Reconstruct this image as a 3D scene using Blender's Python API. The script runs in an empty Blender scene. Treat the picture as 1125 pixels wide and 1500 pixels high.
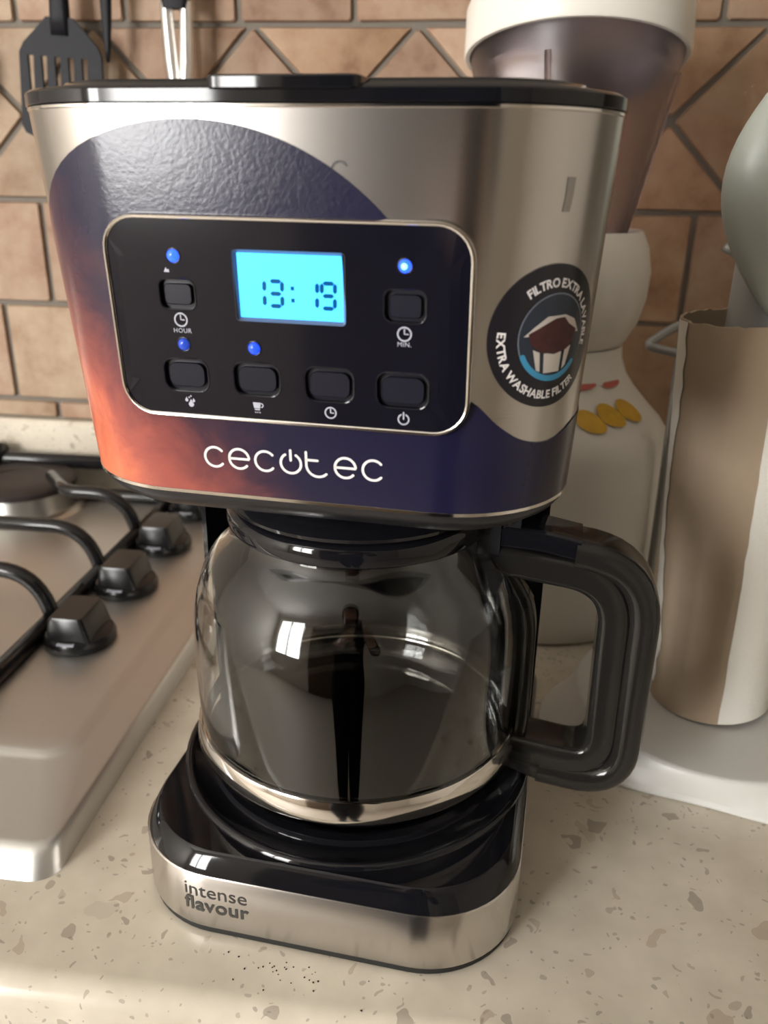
import bpy, bmesh, math, random
from mathutils import Vector, Matrix
random.seed(7)
PI = math.pi
sc = bpy.context.scene
C = sc.collection
PSI = 0.096                      # the coffee maker stands turned by this angle to the tiled wall

# ------------------------------------------------------------------ camera
def camera():
    yaw, pit, rol, F = 0.2103 - PSI, 0.3838, 0.0168, 1226.0
    cy, sy, cp, sp = math.cos(yaw), math.sin(yaw), math.cos(pit), math.sin(pit)
    f = Vector((-sy*cp, cy*cp, -sp)); r = Vector((cy, sy, 0)); u = r.cross(f)
    r2 = r*math.cos(rol) + u*math.sin(rol); u2 = -r*math.sin(rol) + u*math.cos(rol)
    cd = bpy.data.cameras.new('camera'); co = bpy.data.objects.new('camera', cd); C.objects.link(co)
    m = Matrix((r2, u2, -f)).transposed().to_4x4(); m.translation = Vector((0.0658, -0.2806, 0.340))
    co.matrix_world = m
    cd.sensor_fit = 'VERTICAL'; cd.sensor_height = 24.0; cd.lens = F*24.0/1500.0
    cd.clip_start = 0.01; cd.clip_end = 50
    cd.dof.use_dof = True; cd.dof.focus_distance = 0.36; cd.dof.aperture_fstop = cd.lens/2.6
    sc.camera = co
camera()

# ------------------------------------------------------------------ world, daylight through the window, exposure
w = bpy.data.worlds.new('world'); sc.world = w; w.use_nodes = True
w.node_tree.nodes['Background'].inputs[0].default_value = (0.75, 0.85, 1.0, 1)
w.node_tree.nodes['Background'].inputs[1].default_value = 0.6
def area(name, loc, target, sx, sy, power, col):
    l = bpy.data.lights.new(name, 'AREA'); l.shape = 'RECTANGLE'; l.size = sx; l.size_y = sy; l.energy = power; l.color = col
    o = bpy.data.objects.new(name, l); C.objects.link(o); o.location = loc
    o.rotation_euler = (Vector(target)-Vector(loc)).to_track_quat('-Z', 'Y').to_euler()
    return o
WX0, WX1, WZ0, WZ1, YR = -2.35, -1.22, -0.10, 1.30, -2.2       # window opening in the rear wall
area('window_daylight_offscreen', ((WX0+WX1)/2, YR-0.10, (WZ0+WZ1)/2), ((WX0+WX1)/2, 0, (WZ0+WZ1)/2), WX1-WX0, WZ1-WZ0, 95, (1.0, 0.98, 0.95))
VX0, VX1, VZ0, VZ1 = 0.72, 0.96, -0.80, 1.15                   # narrow pale door in the same wall
sc.view_settings.view_transform = 'Standard'; sc.view_settings.look = 'None'
sc.view_settings.gamma = 1.0; sc.view_settings.use_curve_mapping = False
sc.view_settings.exposure = 0.72

# ------------------------------------------------------------------ materials
def new_mat(name):
    m = bpy.data.materials.new(name); m.use_nodes = True
    nt = m.node_tree; b = nt.nodes['Principled BSDF']; return m, nt, b
def N(nt, t, **kw):
    n = nt.nodes.new(t)
    for k, v in kw.items(): setattr(n, k, v)
    return n
def mat(name, col, rough=0.5, metal=0.0, spec=0.5, bump=None, trans=0.0, ior=1.45, coat=0.0, var=None):
    """bump=(scale, strength, stretch) ; var=(scale, amount) mottles the colour"""
    m, nt, b = new_mat(name); c = (*col, 1)
    b.inputs['Base Color'].default_value = c; b.inputs['Roughness'].default_value = rough
    b.inputs['Metallic'].default_value = metal; b.inputs['Specular IOR Level'].default_value = spec
    b.inputs['Transmission Weight'].default_value = trans; b.inputs['IOR'].default_value = ior
    b.inputs['Coat Weight'].default_value = coat
    L = nt.links
    if bump or var: tc = N(nt, 'ShaderNodeTexCoord')
    if var:
        n = N(nt, 'ShaderNodeTexNoise'); n.inputs['Scale'].default_value = var[0]; n.inputs['Detail'].default_value = 4
        L.new(tc.outputs['Object'], n.inputs['Vector'])
        r = N(nt, 'ShaderNodeMapRange'); r.inputs[3].default_value = 1-var[1]; r.inputs[4].default_value = 1+var[1]; L.new(n.outputs[0], r.inputs[0])
        x = N(nt, 'ShaderNodeMix', data_type='RGBA', blend_type='MULTIPLY'); x.inputs[0].default_value = 1
        x.inputs[6].default_value = c; L.new(r.outputs[0], x.inputs[7]); L.new(x.outputs[2], b.inputs['Base Color'])
    if bump:
        mp = N(nt, 'ShaderNodeMapping'); mp.inputs['Scale'].default_value = bump[2] if len(bump) > 2 else (1, 1, 1)
        n = N(nt, 'ShaderNodeTexNoise'); n.inputs['Scale'].default_value = bump[0]; n.inputs['Detail'].default_value = 3
        bp = N(nt, 'ShaderNodeBump'); bp.inputs['Strength'].default_value = bump[1]; bp.inputs['Distance'].default_value = 0.001
        L.new(tc.outputs['Object'], mp.inputs[0]); L.new(mp.outputs[0], n.inputs['Vector']); L.new(n.outputs[0], bp.inputs['Height']); L.new(bp.outputs[0], b.inputs['Normal'])
    return m
def brushed(name, col, rough, stretch, aniso=0.0, strength=0.25):
    m = mat(name, col, rough, 1.0, bump=(1.0, strength, stretch))
    nt = m.node_tree; b = nt.nodes['Principled BSDF']
    if aniso:
        t = N(nt, 'ShaderNodeTangent', direction_type='RADIAL', axis='Z'); nt.links.new(t.outputs[0], b.inputs['Tangent'])
        b.inputs['Anisotropic'].default_value = aniso; b.inputs['Anisotropic Rotation'].default_value = 0.25
    return m
def emit(name, col, e, strength, rough=0.15):
    m = mat(name, col, rough); b = m.node_tree.nodes['Principled BSDF']
    b.inputs['Emission Color'].default_value = (*e, 1); b.inputs['Emission Strength'].default_value = strength; return m

M = {}
M['steel'] = brushed('brushed_steel', (0.60, 0.575, 0.55), 0.25, (10, 10, 1500), 0.7, 0.03)
M['hob_steel'] = brushed('hob_steel', (0.66, 0.65, 0.63), 0.42, (60, 900, 60), 0, 0.06)
M['chrome'] = mat('chrome', (0.80, 0.77, 0.73), 0.10, 1.0)
M['polished'] = mat('polished_steel', (0.85, 0.83, 0.80), 0.16, 1.0)
M['black_gloss'] = mat('black_gloss_plastic', (0.006, 0.006, 0.008), 0.06, spec=0.5)
M['black_plastic'] = mat('black_plastic', (0.012, 0.012, 0.014), 0.28)
M['handle_plastic'] = mat('handle_plastic', (0.014, 0.013, 0.012), 0.12)
M['panel'] = mat('panel_gloss', (0.006, 0.006, 0.011), 0.10)
M['button'] = mat('button_plastic', (0.010, 0.010, 0.018), 0.28, spec=0.35)
M['well'] = mat('button_well', (0.006, 0.006, 0.011), 0.30)
M['rubber'] = mat('rubber', (0.012, 0.012, 0.012), 0.6)
M['print'] = mat('white_print', (0.80, 0.77, 0.76), 0.4)
M['icon'] = mat('icon_print', (0.42, 0.43, 0.50), 0.4)
M['grey_print'] = mat('grey_print', (0.045, 0.043, 0.040), 0.4)
M['glass'] = mat('clear_glass', (0.95, 0.96, 0.95), 0.0, trans=1.0, ior=1.47)
M['jug_glass'] = mat('jug_plastic', (0.90, 0.86, 0.90), 0.32, trans=1.0, ior=1.25)
M['white_plastic'] = mat('white_plastic', (0.74, 0.71, 0.65), 0.30)
M['plate_white'] = mat('plate_white', (0.62, 0.61, 0.58), 0.35)
M['grey_green'] = mat('grey_green_plastic', (0.33, 0.35, 0.31), 0.35)
M['grey_post'] = mat('grey_post', (0.36, 0.37, 0.36), 0.4)
M['cardboard'] = mat('cardboard', (0.40, 0.31, 0.22), 0.85, bump=(180, 0.3, (1, 1, 0.3)), var=(14, 0.22))
M['paper'] = mat('paper', (0.82, 0.80, 0.74), 0.9, bump=(300, 0.3))
M['satin'] = mat('satin_steel', (0.86, 0.85, 0.83), 0.38, 1.0)
M['iron'] = mat('black_enamel', (0.010, 0.010, 0.011), 0.20)
M['cap'] = mat('burner_cap', (0.035, 0.026, 0.024), 0.6, var=(60, 0.3))
M['alu'] = mat('cast_aluminium', (0.60, 0.59, 0.56), 0.35, 1.0)
M['knob'] = mat('knob_plastic', (0.011, 0.011, 0.012), 0.25)
M['nylon'] = mat('black_nylon', (0.008, 0.008, 0.011), 0.5, spec=0.18)
M['wire'] = mat('grey_wire', (0.30, 0.30, 0.29), 0.35, 0.3)
M['paint'] = mat('wall_paint', (0.70, 0.66, 0.60), 0.9)
M['ceiling'] = mat('ceiling_paint', (0.80, 0.78, 0.74), 0.9)
M['floor'] = mat('floor_tile', (0.48, 0.43, 0.37), 0.5)
M['wood'] = mat('dark_wood', (0.085, 0.058, 0.034), 0.5, var=(6, 0.3))
M['cab'] = mat('cabinet_front', (0.45, 0.36, 0.26), 0.5)
M['winframe'] = mat('window_frame', (0.75, 0.73, 0.70), 0.4)
M['lemon'] = mat('lemon_print', (0.62, 0.36, 0.03), 0.4, var=(120, 0.25))
M['red'] = mat('red_print', (0.50, 0.12, 0.09), 0.5)
M['sticker'] = mat('sticker_black', (0.010, 0.009, 0.014), 0.22)
M['st_glass'] = mat('sticker_lens', (0.020, 0.028, 0.045), 0.25)
M['st_ring'] = mat('sticker_ring', (0.16, 0.19, 0.24), 0.3)
M['st_coffee'] = mat('sticker_coffee', (0.060, 0.016, 0.016), 0.6, var=(400, 0.6))
M['st_cup'] = mat('sticker_cup', (0.62, 0.57, 0.52), 0.4)
M['st_blue'] = mat('sticker_blue', (0.05, 0.30, 0.52), 0.3)
M['grout'] = mat('grout', (0.175, 0.155, 0.130), 0.95, bump=(300, 0.5))
M['lcd'] = emit('lcd_backlight', (0.02, 0.1, 0.3), (0.09, 0.72, 1.9), 1.0)
M['lcd_seg'] = emit('lcd_segment', (0.0, 0.02, 0.06), (0.0, 0.055, 0.16), 1.0)
M['bezel'] = mat('lcd_bezel', (0.12, 0.12, 0.13), 0.25)
M['led_on'] = emit('led_lit', (0.02, 0.05, 0.5), (0.02, 0.09, 1.0), 1.6)
M['led_mid'] = emit('led_half_lit', (0.02, 0.05, 0.5), (0.01, 0.06, 0.8), 0.9)
M['led_dim'] = emit('led_dim', (0.02, 0.05, 0.3), (0.01, 0.04, 0.35), 0.6)
M['led_core'] = emit('led_core', (0.2, 0.4, 1), (0.15, 0.5, 1.0), 2.2)

def label_mat():
    m, nt, b = new_mat('printed_label'); L = nt.links
    tc = N(nt, 'ShaderNodeTexCoord'); sx = N(nt, 'ShaderNodeSeparateXYZ'); L.new(tc.outputs['Object'], sx.inputs[0])
    def math_(op, a, bb):
        n = N(nt, 'ShaderNodeMath', operation=op)
        for i, v in enumerate((a, bb)):
            if isinstance(v, (int, float)): n.inputs[i].default_value = v
            else: L.new(v, n.inputs[i])
        return n.outputs[0]
    n1 = N(nt, 'ShaderNodeTexNoise'); n1.inputs['Scale'].default_value = 26; n1.inputs['Detail'].default_value = 7; n1.inputs['Roughness'].default_value = 0.62; n1.inputs['Distortion'].default_value = 0.6
    L.new(tc.outputs['Object'], n1.inputs['Vector'])
    # how red: strong at the low left corner of the print, gone past the middle
    ax = math_('MULTIPLY', sx.outputs[0], -11.5); az = math_('MULTIPLY', sx.outputs[2], -9.5)
    f = math_('ADD', ax, az); f = math_('ADD', f, 2.30); n1c = math_('SUBTRACT', n1.outputs[0], 0.5); n1s = math_('MULTIPLY', n1c, 0.9); f = math_('ADD', f, n1s)
    r = N(nt, 'ShaderNodeValToRGB'); L.new(f, r.inputs[0]); e = r.color_ramp.elements
    e[0].position = 0.0; e[0].color = (0.010, 0.009, 0.032, 1); e[1].position = 1.0; e[1].color = (0.66, 0.17, 0.085, 1)
    for p, c in ((0.22, (0.045, 0.018, 0.034, 1)), (0.45, (0.17, 0.045, 0.045, 1)), (0.75, (0.36, 0.085, 0.065, 1))):
        k = e.new(p); k.color = c
    L.new(r.outputs[0], b.inputs['Base Color'])
    b.inputs['Roughness'].default_value = 0.20; b.inputs['Specular IOR Level'].default_value = 0.45
    n2 = N(nt, 'ShaderNodeTexNoise'); n2.inputs['Scale'].default_value = 700; n2.inputs['Detail'].default_value = 2
    L.new(tc.outputs['Object'], n2.inputs['Vector'])
    n3 = N(nt, 'ShaderNodeTexNoise'); n3.inputs['Scale'].default_value = 190; n3.inputs['Detail'].default_value = 2; L.new(tc.outputs['Object'], n3.inputs['Vector'])
    h = math_('ADD', n2.outputs[0], n3.outputs[0])
    bp = N(nt, 'ShaderNodeBump'); bp.inputs['Strength'].default_value = 0.055; bp.inputs['Distance'].default_value = 0.0008
    L.new(h, bp.inputs['Height']); L.new(bp.outputs[0], b.inputs['Normal'])
    return m
M['label'] = label_mat()

def stone_mat():
    m, nt, b = new_mat('speckled_stone'); L = nt.links
    tc = N(nt, 'ShaderNodeTexCoord')
    ns = N(nt, 'ShaderNodeTexNoise'); ns.inputs['Scale'].default_value = 55; ns.inputs['Detail'].default_value = 2; L.new(tc.outputs['Object'], ns.inputs['Vector'])
    mx = N(nt, 'ShaderNodeMix', data_type='RGBA', blend_type='LINEAR_LIGHT'); mx.inputs[0].default_value = 0.013
    L.new(tc.outputs['Object'], mx.inputs[6]); L.new(ns.outputs['Color'], mx.inputs[7])
    base = N(nt, 'ShaderNodeTexNoise'); base.inputs['Scale'].default_value = 35; base.inputs['Detail'].default_value = 6; L.new(tc.outputs['Object'], base.inputs['Vector'])
    rb = N(nt, 'ShaderNodeValToRGB'); L.new(base.outputs[0], rb.inputs[0])
    rb.color_ramp.elements[0].position = 0.3; rb.color_ramp.elements[0].color = (0.53, 0.475, 0.385, 1)
    rb.color_ramp.elements[1].position = 0.7; rb.color_ramp.elements[1].color = (0.64, 0.58, 0.48, 1)
    cur = rb.outputs[0]
    for scale, thr, keep, cols in ((38, 0.30, 0.30, ((0.36, 0.27, 0.20), (0.50, 0.44, 0.36))), (85, 0.27, 0.40, ((0.21, 0.175, 0.14), (0.42, 0.33, 0.25))), (230, 0.25, 0.42, ((0.22, 0.19, 0.16), (0.34, 0.29, 0.23)))):
        v = N(nt, 'ShaderNodeTexVoronoi'); v.inputs['Scale'].default_value = scale; L.new(mx.outputs[2], v.inputs['Vector'])
        s = N(nt, 'ShaderNodeSeparateColor'); L.new(v.outputs['Color'], s.inputs[0])
        a = N(nt, 'ShaderNodeMath', operation='LESS_THAN'); L.new(s.outputs[0], a.inputs[0]); a.inputs[1].default_value = keep
        t = N(nt, 'ShaderNodeMath', operation='MULTIPLY'); L.new(s.outputs[1], t.inputs[0]); t.inputs[1].default_value = thr
        t2 = N(nt, 'ShaderNodeMath', operation='ADD'); L.new(t.outputs[0], t2.inputs[0]); t2.inputs[1].default_value = thr*0.35
        d = N(nt, 'ShaderNodeMath', operation='LESS_THAN'); L.new(v.outputs['Distance'], d.inputs[0]); L.new(t2.outputs[0], d.inputs[1])
        k = N(nt, 'ShaderNodeMath', operation='MULTIPLY'); L.new(a.outputs[0], k.inputs[0]); L.new(d.outputs[0], k.inputs[1])
        k2 = N(nt, 'ShaderNodeMath', operation='MULTIPLY'); L.new(k.outputs[0], k2.inputs[0]); k2.inputs[1].default_value = 0.55
        cm = N(nt, 'ShaderNodeMix', data_type='RGBA'); L.new(s.outputs[2], cm.inputs[0]); cm.inputs[6].default_value = (*cols[0], 1); cm.inputs[7].default_value = (*cols[1], 1)
        mm = N(nt, 'ShaderNodeMix', data_type='RGBA'); L.new(k2.outputs[0], mm.inputs[0]); L.new(cur, mm.inputs[6]); L.new(cm.outputs[2], mm.inputs[7]); cur = mm.outputs[2]
    L.new(cur, b.inputs['Base Color']); b.inputs['Roughness'].default_value = 0.22; b.inputs['Specular IOR Level'].default_value = 0.45
    return m
M['stone'] = stone_mat()

def tile_mat(name, a, bcol, dark):
    m, nt, b = new_mat(name); L = nt.links
    tc = N(nt, 'ShaderNodeTexCoord'); oi = N(nt, 'ShaderNodeObjectInfo')
    ad = N(nt, 'ShaderNodeVectorMath', operation='ADD'); L.new(tc.outputs['Object'], ad.inputs[0]); L.new(oi.outputs['Random'], ad.inputs[1])
    n = N(nt, 'ShaderNodeTexNoise'); n.inputs['Scale'].default_value = 30; n.inputs['Detail'].default_value = 6; n.inputs['Roughness'].default_value = 0.6; L.new(ad.outputs[0], n.inputs['Vector'])
    r = N(nt, 'ShaderNodeValToRGB'); L.new(n.outputs[0], r.inputs[0]); e = r.color_ramp.elements
    e[0].position = 0.28; e[0].color = (*dark, 1); e[1].position = 0.72; e[1].color = (*bcol, 1); k = e.new(0.48); k.color = (*a, 1)
    mr = N(nt, 'ShaderNodeMapRange'); L.new(oi.outputs['Random'], mr.inputs[0]); mr.inputs[3].default_value = 0.84; mr.inputs[4].default_value = 1.14
    x = N(nt, 'ShaderNodeMix', data_type='RGBA', blend_type='MULTIPLY'); x.inputs[0].default_value = 1; L.new(r.outputs[0], x.inputs[6]); L.new(mr.outputs[0], x.inputs[7]); L.new(x.outputs[2], b.inputs['Base Color'])
    bp = N(nt, 'ShaderNodeBump'); bp.inputs['Strength'].default_value = 0.5; bp.inputs['Distance'].default_value = 0.002; L.new(n.outputs[0], bp.inputs['Height']); L.new(bp.outputs[0], b.inputs['Normal'])
    b.inputs['Roughness'].default_value = 0.6; b.inputs['Specular IOR Level'].default_value = 0.28
    return m
M['tile_a'] = tile_mat('tile_beige', (0.330, 0.232, 0.155), (0.400, 0.305, 0.215), (0.235, 0.142, 0.085))
M['tile_b'] = tile_mat('tile_pink', (0.305, 0.195, 0.130), (0.370, 0.268, 0.190), (0.205, 0.112, 0.070))
M['tile_c'] = tile_mat('tile_terracotta', (0.325, 0.200, 0.122), (0.385, 0.265, 0.172), (0.215, 0.117, 0.066))

# ------------------------------------------------------------------ mesh helpers
def obj(name, vs, fs, m, parent=None, smooth=False, auto=None):
    me = bpy.data.meshes.new(name); me.from_pydata([tuple(v) for v in vs], [], [tuple(f) for f in fs]); me.validate(); me.update()
    o = bpy.data.objects.new(name, me); C.objects.link(o)
    if m: me.materials.append(M[m] if isinstance(m, str) else m)
    if parent: o.parent = parent
    if smooth or auto:
        for p in me.polygons: p.use_smooth = True
        if auto: me.set_sharp_from_angle(angle=math.radians(auto))
    return o
def flip_out(o):
    bm = bmesh.new(); bm.from_mesh(o.data); bmesh.ops.recalc_face_normals(bm, faces=bm.faces); bm.to_mesh(o.data); bm.free(); return o
def tag(o, label, cat, group=None):
    o['label'] = label; o['category'] = cat
    if group: o['group'] = group
    return o
def struct(o, label=None):
    o['kind'] = 'structure'
    if label: o['label'] = label
    return o
def empty(name, loc, rz, label, cat, group=None):
    e = bpy.data.objects.new(name, None); C.objects.link(e); e.location = loc; e.rotation_euler = (0, 0, rz); e.empty_display_size = 0.02
    return tag(e, label, cat, group)
class MB:
    def __init__(s): s.v = []; s.f = []
    def add(s, vs, fs):
        n = len(s.v); s.v += [tuple(v) for v in vs]; s.f += [tuple(i+n for i in f) for f in fs]; return s
    def box(s, x0, x1, y0, y1, z0, z1):
        return s.add([(x, y, z) for z in (z0, z1) for x, y in ((x0, y0), (x1, y0), (x1, y1), (x0, y1))],
                     [(3, 2, 1, 0), (4, 5, 6, 7), (0, 1, 5, 4), (1, 2, 6, 5), (2, 3, 7, 6), (3, 0, 4, 7)])
    def loft(s, rings, cap0=True, cap1=True):
        n = len(rings[0]); vs = [p for r in rings for p in r]; fs = []
        for k in range(len(rings)-1):
            for i in range(n):
                j = (i+1) % n; fs.append((k*n+i, k*n+j, (k+1)*n+j, (k+1)*n+i))
        if cap0: fs.append(tuple(reversed(range(n))))
        if cap1: fs.append(tuple((len(rings)-1)*n+i for i in range(n)))
        return s.add(vs, fs)
    def tube(s, pts, r, n=10, caps=True):
        P = [Vector(p) for p in pts]; rad = r if isinstance(r, (list, tuple)) else [r]*len(P); rings = []; up = None
        for i, p in enumerate(P):
            t = (P[min(i+1, len(P)-1)]-P[max(i-1, 0)]).normalized()
            if up is None:
                up = Vector((0, 0, 1)) if abs(t.z) < 0.9 else Vector((1, 0, 0))
            a = (up-t*up.dot(t)).normalized(); bb = t.cross(a); up = a
            rings.append([p+a*(rad[i]*math.cos(2*PI*k/n))+bb*(rad[i]*math.sin(2*PI*k/n)) for k in range(n)])
        return s.loft(rings, caps, caps)
    def lathe(s, prof, n=48, cx=0, cy=0, cap0=True, cap1=True):
        return s.loft([[(cx+r*math.cos(2*PI*k/n), cy+r*math.sin(2*PI*k/n), z) for k in range(n)] for r, z in prof], cap0, cap1)
    def build(s, name, m, parent=None, smooth=False, auto=None, fix=False):
        o = obj(name, s.v, s.f, m, parent, smooth, auto); return flip_out(o) if fix else o
def rrect(x0, x1, y0, y1, r, z, n=10):
    out = []
    for cx, cy, a0 in ((x1-r, y0+r, -PI/2), (x1-r, y1-r, 0), (x0+r, y1-r, PI/2), (x0+r, y0+r, PI)):
        for k in range(n+1):
            a = a0+PI/2*k/n; out.append((cx+r*math.cos(a), cy+r*math.sin(a), z))
    return out
def smoothpath(pts, n=6):
    """Catmull-Rom through the points"""
    P = [Vector(p) for p in pts]; out = []
    for i in range(len(P)-1):
        p0, p1, p2, p3 = P[max(i-1, 0)], P[i], P[i+1], P[min(i+2, len(P)-1)]
        for k in range(n):
            t = k/n; out.append(0.5*((2*p1)+(p2-p0)*t+(2*p0-5*p1+4*p2-p3)*t*t+(3*p1-p0-3*p2+p3)*t**3))
    return out+[P[-1]]
def rounded_path(pts, r, n=8):
    P = [Vector(p) for p in pts]; out = [P[0]]
    for i in range(1, len(P)-1):
        a = (P[i-1]-P[i]); b = (P[i+1]-P[i]); rr_ = r[i-1] if isinstance(r, (list, tuple)) else r
        A = P[i]+a.normalized()*rr_; B = P[i]+b.normalized()*rr_
        for k in range(n+1):
            t = k/n; out.append(A*(1-t)**2+P[i]*2*t*(1-t)+B*t*t)
    return out+[P[-1]]

# ------------------------------------------------------------------ the room
RX0, RX1, RZ0, RZ1, WALL = -2.6, 1.9, -0.9, 1.6, 0.55
struct(MB().box(RX0, RX1, YR, WALL, RZ0-0.05, RZ0).build('floor', 'floor'))
struct(MB().box(RX0, RX1, YR, WALL, RZ1, RZ1+0.05).build('ceiling', 'ceiling'))
struct(MB().box(RX0-0.05, RX0, YR, WALL, RZ0, RZ1).build('wall_left', 'paint'))
struct(MB().box(RX1, RX1+0.05, YR, WALL, RZ0, RZ1).build('wall_right', 'paint'))
b = MB()
for x0, x1, z0, z1 in ((RX0, WX0, RZ0, RZ1), (WX0, WX1, RZ0, WZ0), (WX0, WX1, WZ1, RZ1), (WX1, RX1, RZ0, RZ1)): b.box(x0, x1, YR-0.06, YR, z0, z1)
struct(b.build('wall_rear', 'paint'))
d2 = struct(MB().box(VX0, VX1, YR, YR+0.04, RZ0, VZ1).build('door_2', 'winframe'))
for z0, z1 in ((VZ0, 0.0), (0.06, VZ1-0.05)): MB().box(VX0+0.04, VX1-0.04, YR+0.04, YR+0.048, z0, z1).build('panel', 'winframe', d2)
b = MB(); t = 0.045
for x in (WX0, (WX0+WX1)/2-t/2, WX1-t): b.box(x, x+t, YR-0.05, YR-0.005, WZ0, WZ1)
for z in (WZ0, WZ1-t): b.box(WX0, WX1, YR-0.05, YR-0.005, z, z+t)
struct(b.build('window_1', 'winframe'))
d = struct(MB().box(-0.95, 0.15, YR, YR+0.04, RZ0, 1.15).build('added_dark_door', 'wood'))  # unseen door, added to darken the middle of the steel and jug reflections
for x0, x1 in ((-0.86, -0.45), (-0.35, 0.06)):
    for z0, z1 in ((-0.78, 0.0), (0.12, 1.02)): MB().box(x0, x1, YR+0.04, YR+0.05, z0, z1).build('panel', 'wood', d)
wall = struct(MB().box(RX0, RX1, WALL, WALL+0.06, RZ0, RZ1).build('wall_back', 'grout'))

def tile(poly, kind):
    """poly: corner points (x, z) on the wall, anticlockwise seen from the room; a raised, slightly uneven stone tile"""
    cx = sum(p[0] for p in poly)/len(poly); cz = sum(p[1] for p in poly)/len(poly); P = [Vector((p[0]-cx, p[1]-cz)) for p in poly]
    def inset(d):
        out = []; n = len(P)
        for i in range(n):
            a, p, c = P[i-1], P[i], P[(i+1) % n]; e1 = (p-a).normalized(); e2 = (c-p).normalized()
            n1 = Vector((-e1.y, e1.x)); n2 = Vector((-e2.y, e2.x)); k = (n1+n2); k = k/max(k.dot(n1), 0.2); out.append(p+k*d)
        return out
    A = []; j = [Vector((random.uniform(-1, 1), random.uniform(-1, 1)))*0.0007 for _ in P]
    rings = []
    for d_, y in ((0.0022, 0.001), (0.0022, -0.0020), (0.0034, -0.0040)):
        ring = []
        q = inset(d_); n = len(q)
        for i in range(n):       # a point each side of the corner takes its sharpness off
            a = q[i-1]; c = q[(i+1) % n]; p = q[i]+j[i]
            la = min(0.0022, (a-p).length*0.2); lc = min(0.0022, (c-p).length*0.2)
            ring += [p+(a-p).normalized()*la, p+(c-p).normalized()*lc]
        rings.append([(v.x, y, v.y) for v in ring])
    o = MB().loft(rings, False, True).build('tile', kind, wall, auto=35)
    o.location = (cx, WALL-0.0, cz); return o
def pick(x):
    u = random.random()
    if x > 0.12: return 'tile_c' if u < 0.65 else 'tile_b'
    if x < -0.3: return 'tile_a' if u < 0.6 else 'tile_b'
    return ('tile_a', 'tile_b', 'tile_b', 'tile_c')[int(u*4)]
tp = 0.1036
colx = [-0.0624+tp*k for k in range(-6, 6)]
rows = [(0.0885, 0.1105, -0.009), (0.1105, 0.2118, 0.05), (0.2118, 0.3115, 0.0), (0.461, 0.562, 0.0), (0.562, 0.664, 0.05)]
for z0, z1, off in rows:
    for x in colx:
        X = x+off; tile([(X, z0), (X+tp, z0), (X+tp, z1), (X, z1)], pick(X+tp/2))
z0, z1 = 0.3115, 0.461; zm = (z0+z1)/2; hw = 0.074
for k in range(-4, 5):
    cx = -0.154+0.148*k
    tile([(cx, z0), (cx+hw, zm), (cx, z1), (cx-hw, zm)], pick(cx))
    tile([(cx, z0), (cx+2*hw, z0), (cx+hw, zm)], pick(cx+hw)); tile([(cx+hw, zm), (cx+2*hw, z1), (cx, z1)], pick(cx+hw))

# ------------------------------------------------------------------ worktop and cabinet
ct = tag(bpy.data.objects.new('countertop', None), 'speckled cream stone worktop running along the tiled wall', 'countertop'); C.objects.link(ct)
prof = [(WALL, -0.04), (-0.028, -0.04)] + [(-0.022-0.013*math.cos(a), -0.013+0.013*math.sin(a)) for a in [PI/2*k/8 for k in range(9)]] + [(WALL, 0.0)]
prof[1] = (-0.035, -0.04)
CX0, CX1 = -1.5, 1.3
MB().loft([[(x, y, z) for y, z in prof] for x in (CX0, CX1)]).build('worktop_slab', 'stone', ct, auto=40, fix=True)
MB().loft([[(x, y, z) for y, z in ((WALL, 0.0), (0.537, 0.0), (0.537, 0.086), (0.540, 0.0895), (WALL, 0.0895))] for x in (CX0, CX1)]).build('upstand', 'stone', ct, fix=True)
cab = tag(bpy.data.objects.new('base_cabinet', None), 'light wooden base cabinet carrying the speckled worktop', 'cabinet'); C.objects.link(cab); cab.location = (0, 0, RZ0)
MB().box(CX0+0.02, CX1-0.02, 0.02, WALL-0.01, 0.0, -0.04-RZ0).build('carcass', 'cab', cab)
nd = 5; dw = (CX1-CX0-0.06)/nd
for k in range(nd):
    x = CX0+0.03+k*dw; dr = MB().box(x+0.003, x+dw-0.003, 0.0, 0.02, 0.10, -0.05-RZ0).build('door', 'cab', cab)
    MB().tube(rounded_path([(x+dw/2-0.06, 0.002, 0.80), (x+dw/2-0.06, -0.018, 0.80), (x+dw/2+0.06, -0.018, 0.80), (x+dw/2+0.06, 0.002, 0.80)], 0.01, 4), 0.005, 8).build('handle', 'chrome', dr, True)

# ------------------------------------------------------------------ coffee maker
CM = empty('coffee_maker', (0, 0, 0), -PSI, 'black and brushed steel drip coffee maker with lit blue clock display', 'coffee maker')
DEP = 0.245
# --- base
W, RB = 0.19, 0.0468
def base_ring(ins, z, r=None): return rrect(-W/2+ins, W/2-ins, ins, DEP-ins, (r or RB)-ins*0.5, z, 14)
MB().loft([base_ring(0.004, 0.0), base_ring(0.0008, 0.001), base_ring(0.0008, 0.005)]).build('base_foot', 'rubber', CM, auto=40)
MB().loft([base_ring(0.0006, 0.0042), base_ring(0, 0.005), base_ring(0, 0.0355), base_ring(0.0005, 0.0362)]).build('base_band', 'steel', CM, auto=40)
MB().loft([base_ring(0.0008, 0.0360), base_ring(0.0012, 0.0376), base_ring(0.0052, 0.0455), base_ring(0.0062, 0.0463), base_ring(0.03, 0.0463)]).build('base_top', 'black_gloss', CM, auto=30)
YC = 0.1008
pl = MB().lathe([(0.094, 0.0460), (0.0935, 0.0480), (0.0915, 0.0490), (0.0895, 0.0482), (0.0885, 0.0472), (0.080, 0.0472), (0.079, 0.0500), (0.0, 0.0500)], 72, 0, YC, True, False).build('warming_plate', 'black_gloss', CM, auto=50)
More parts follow.
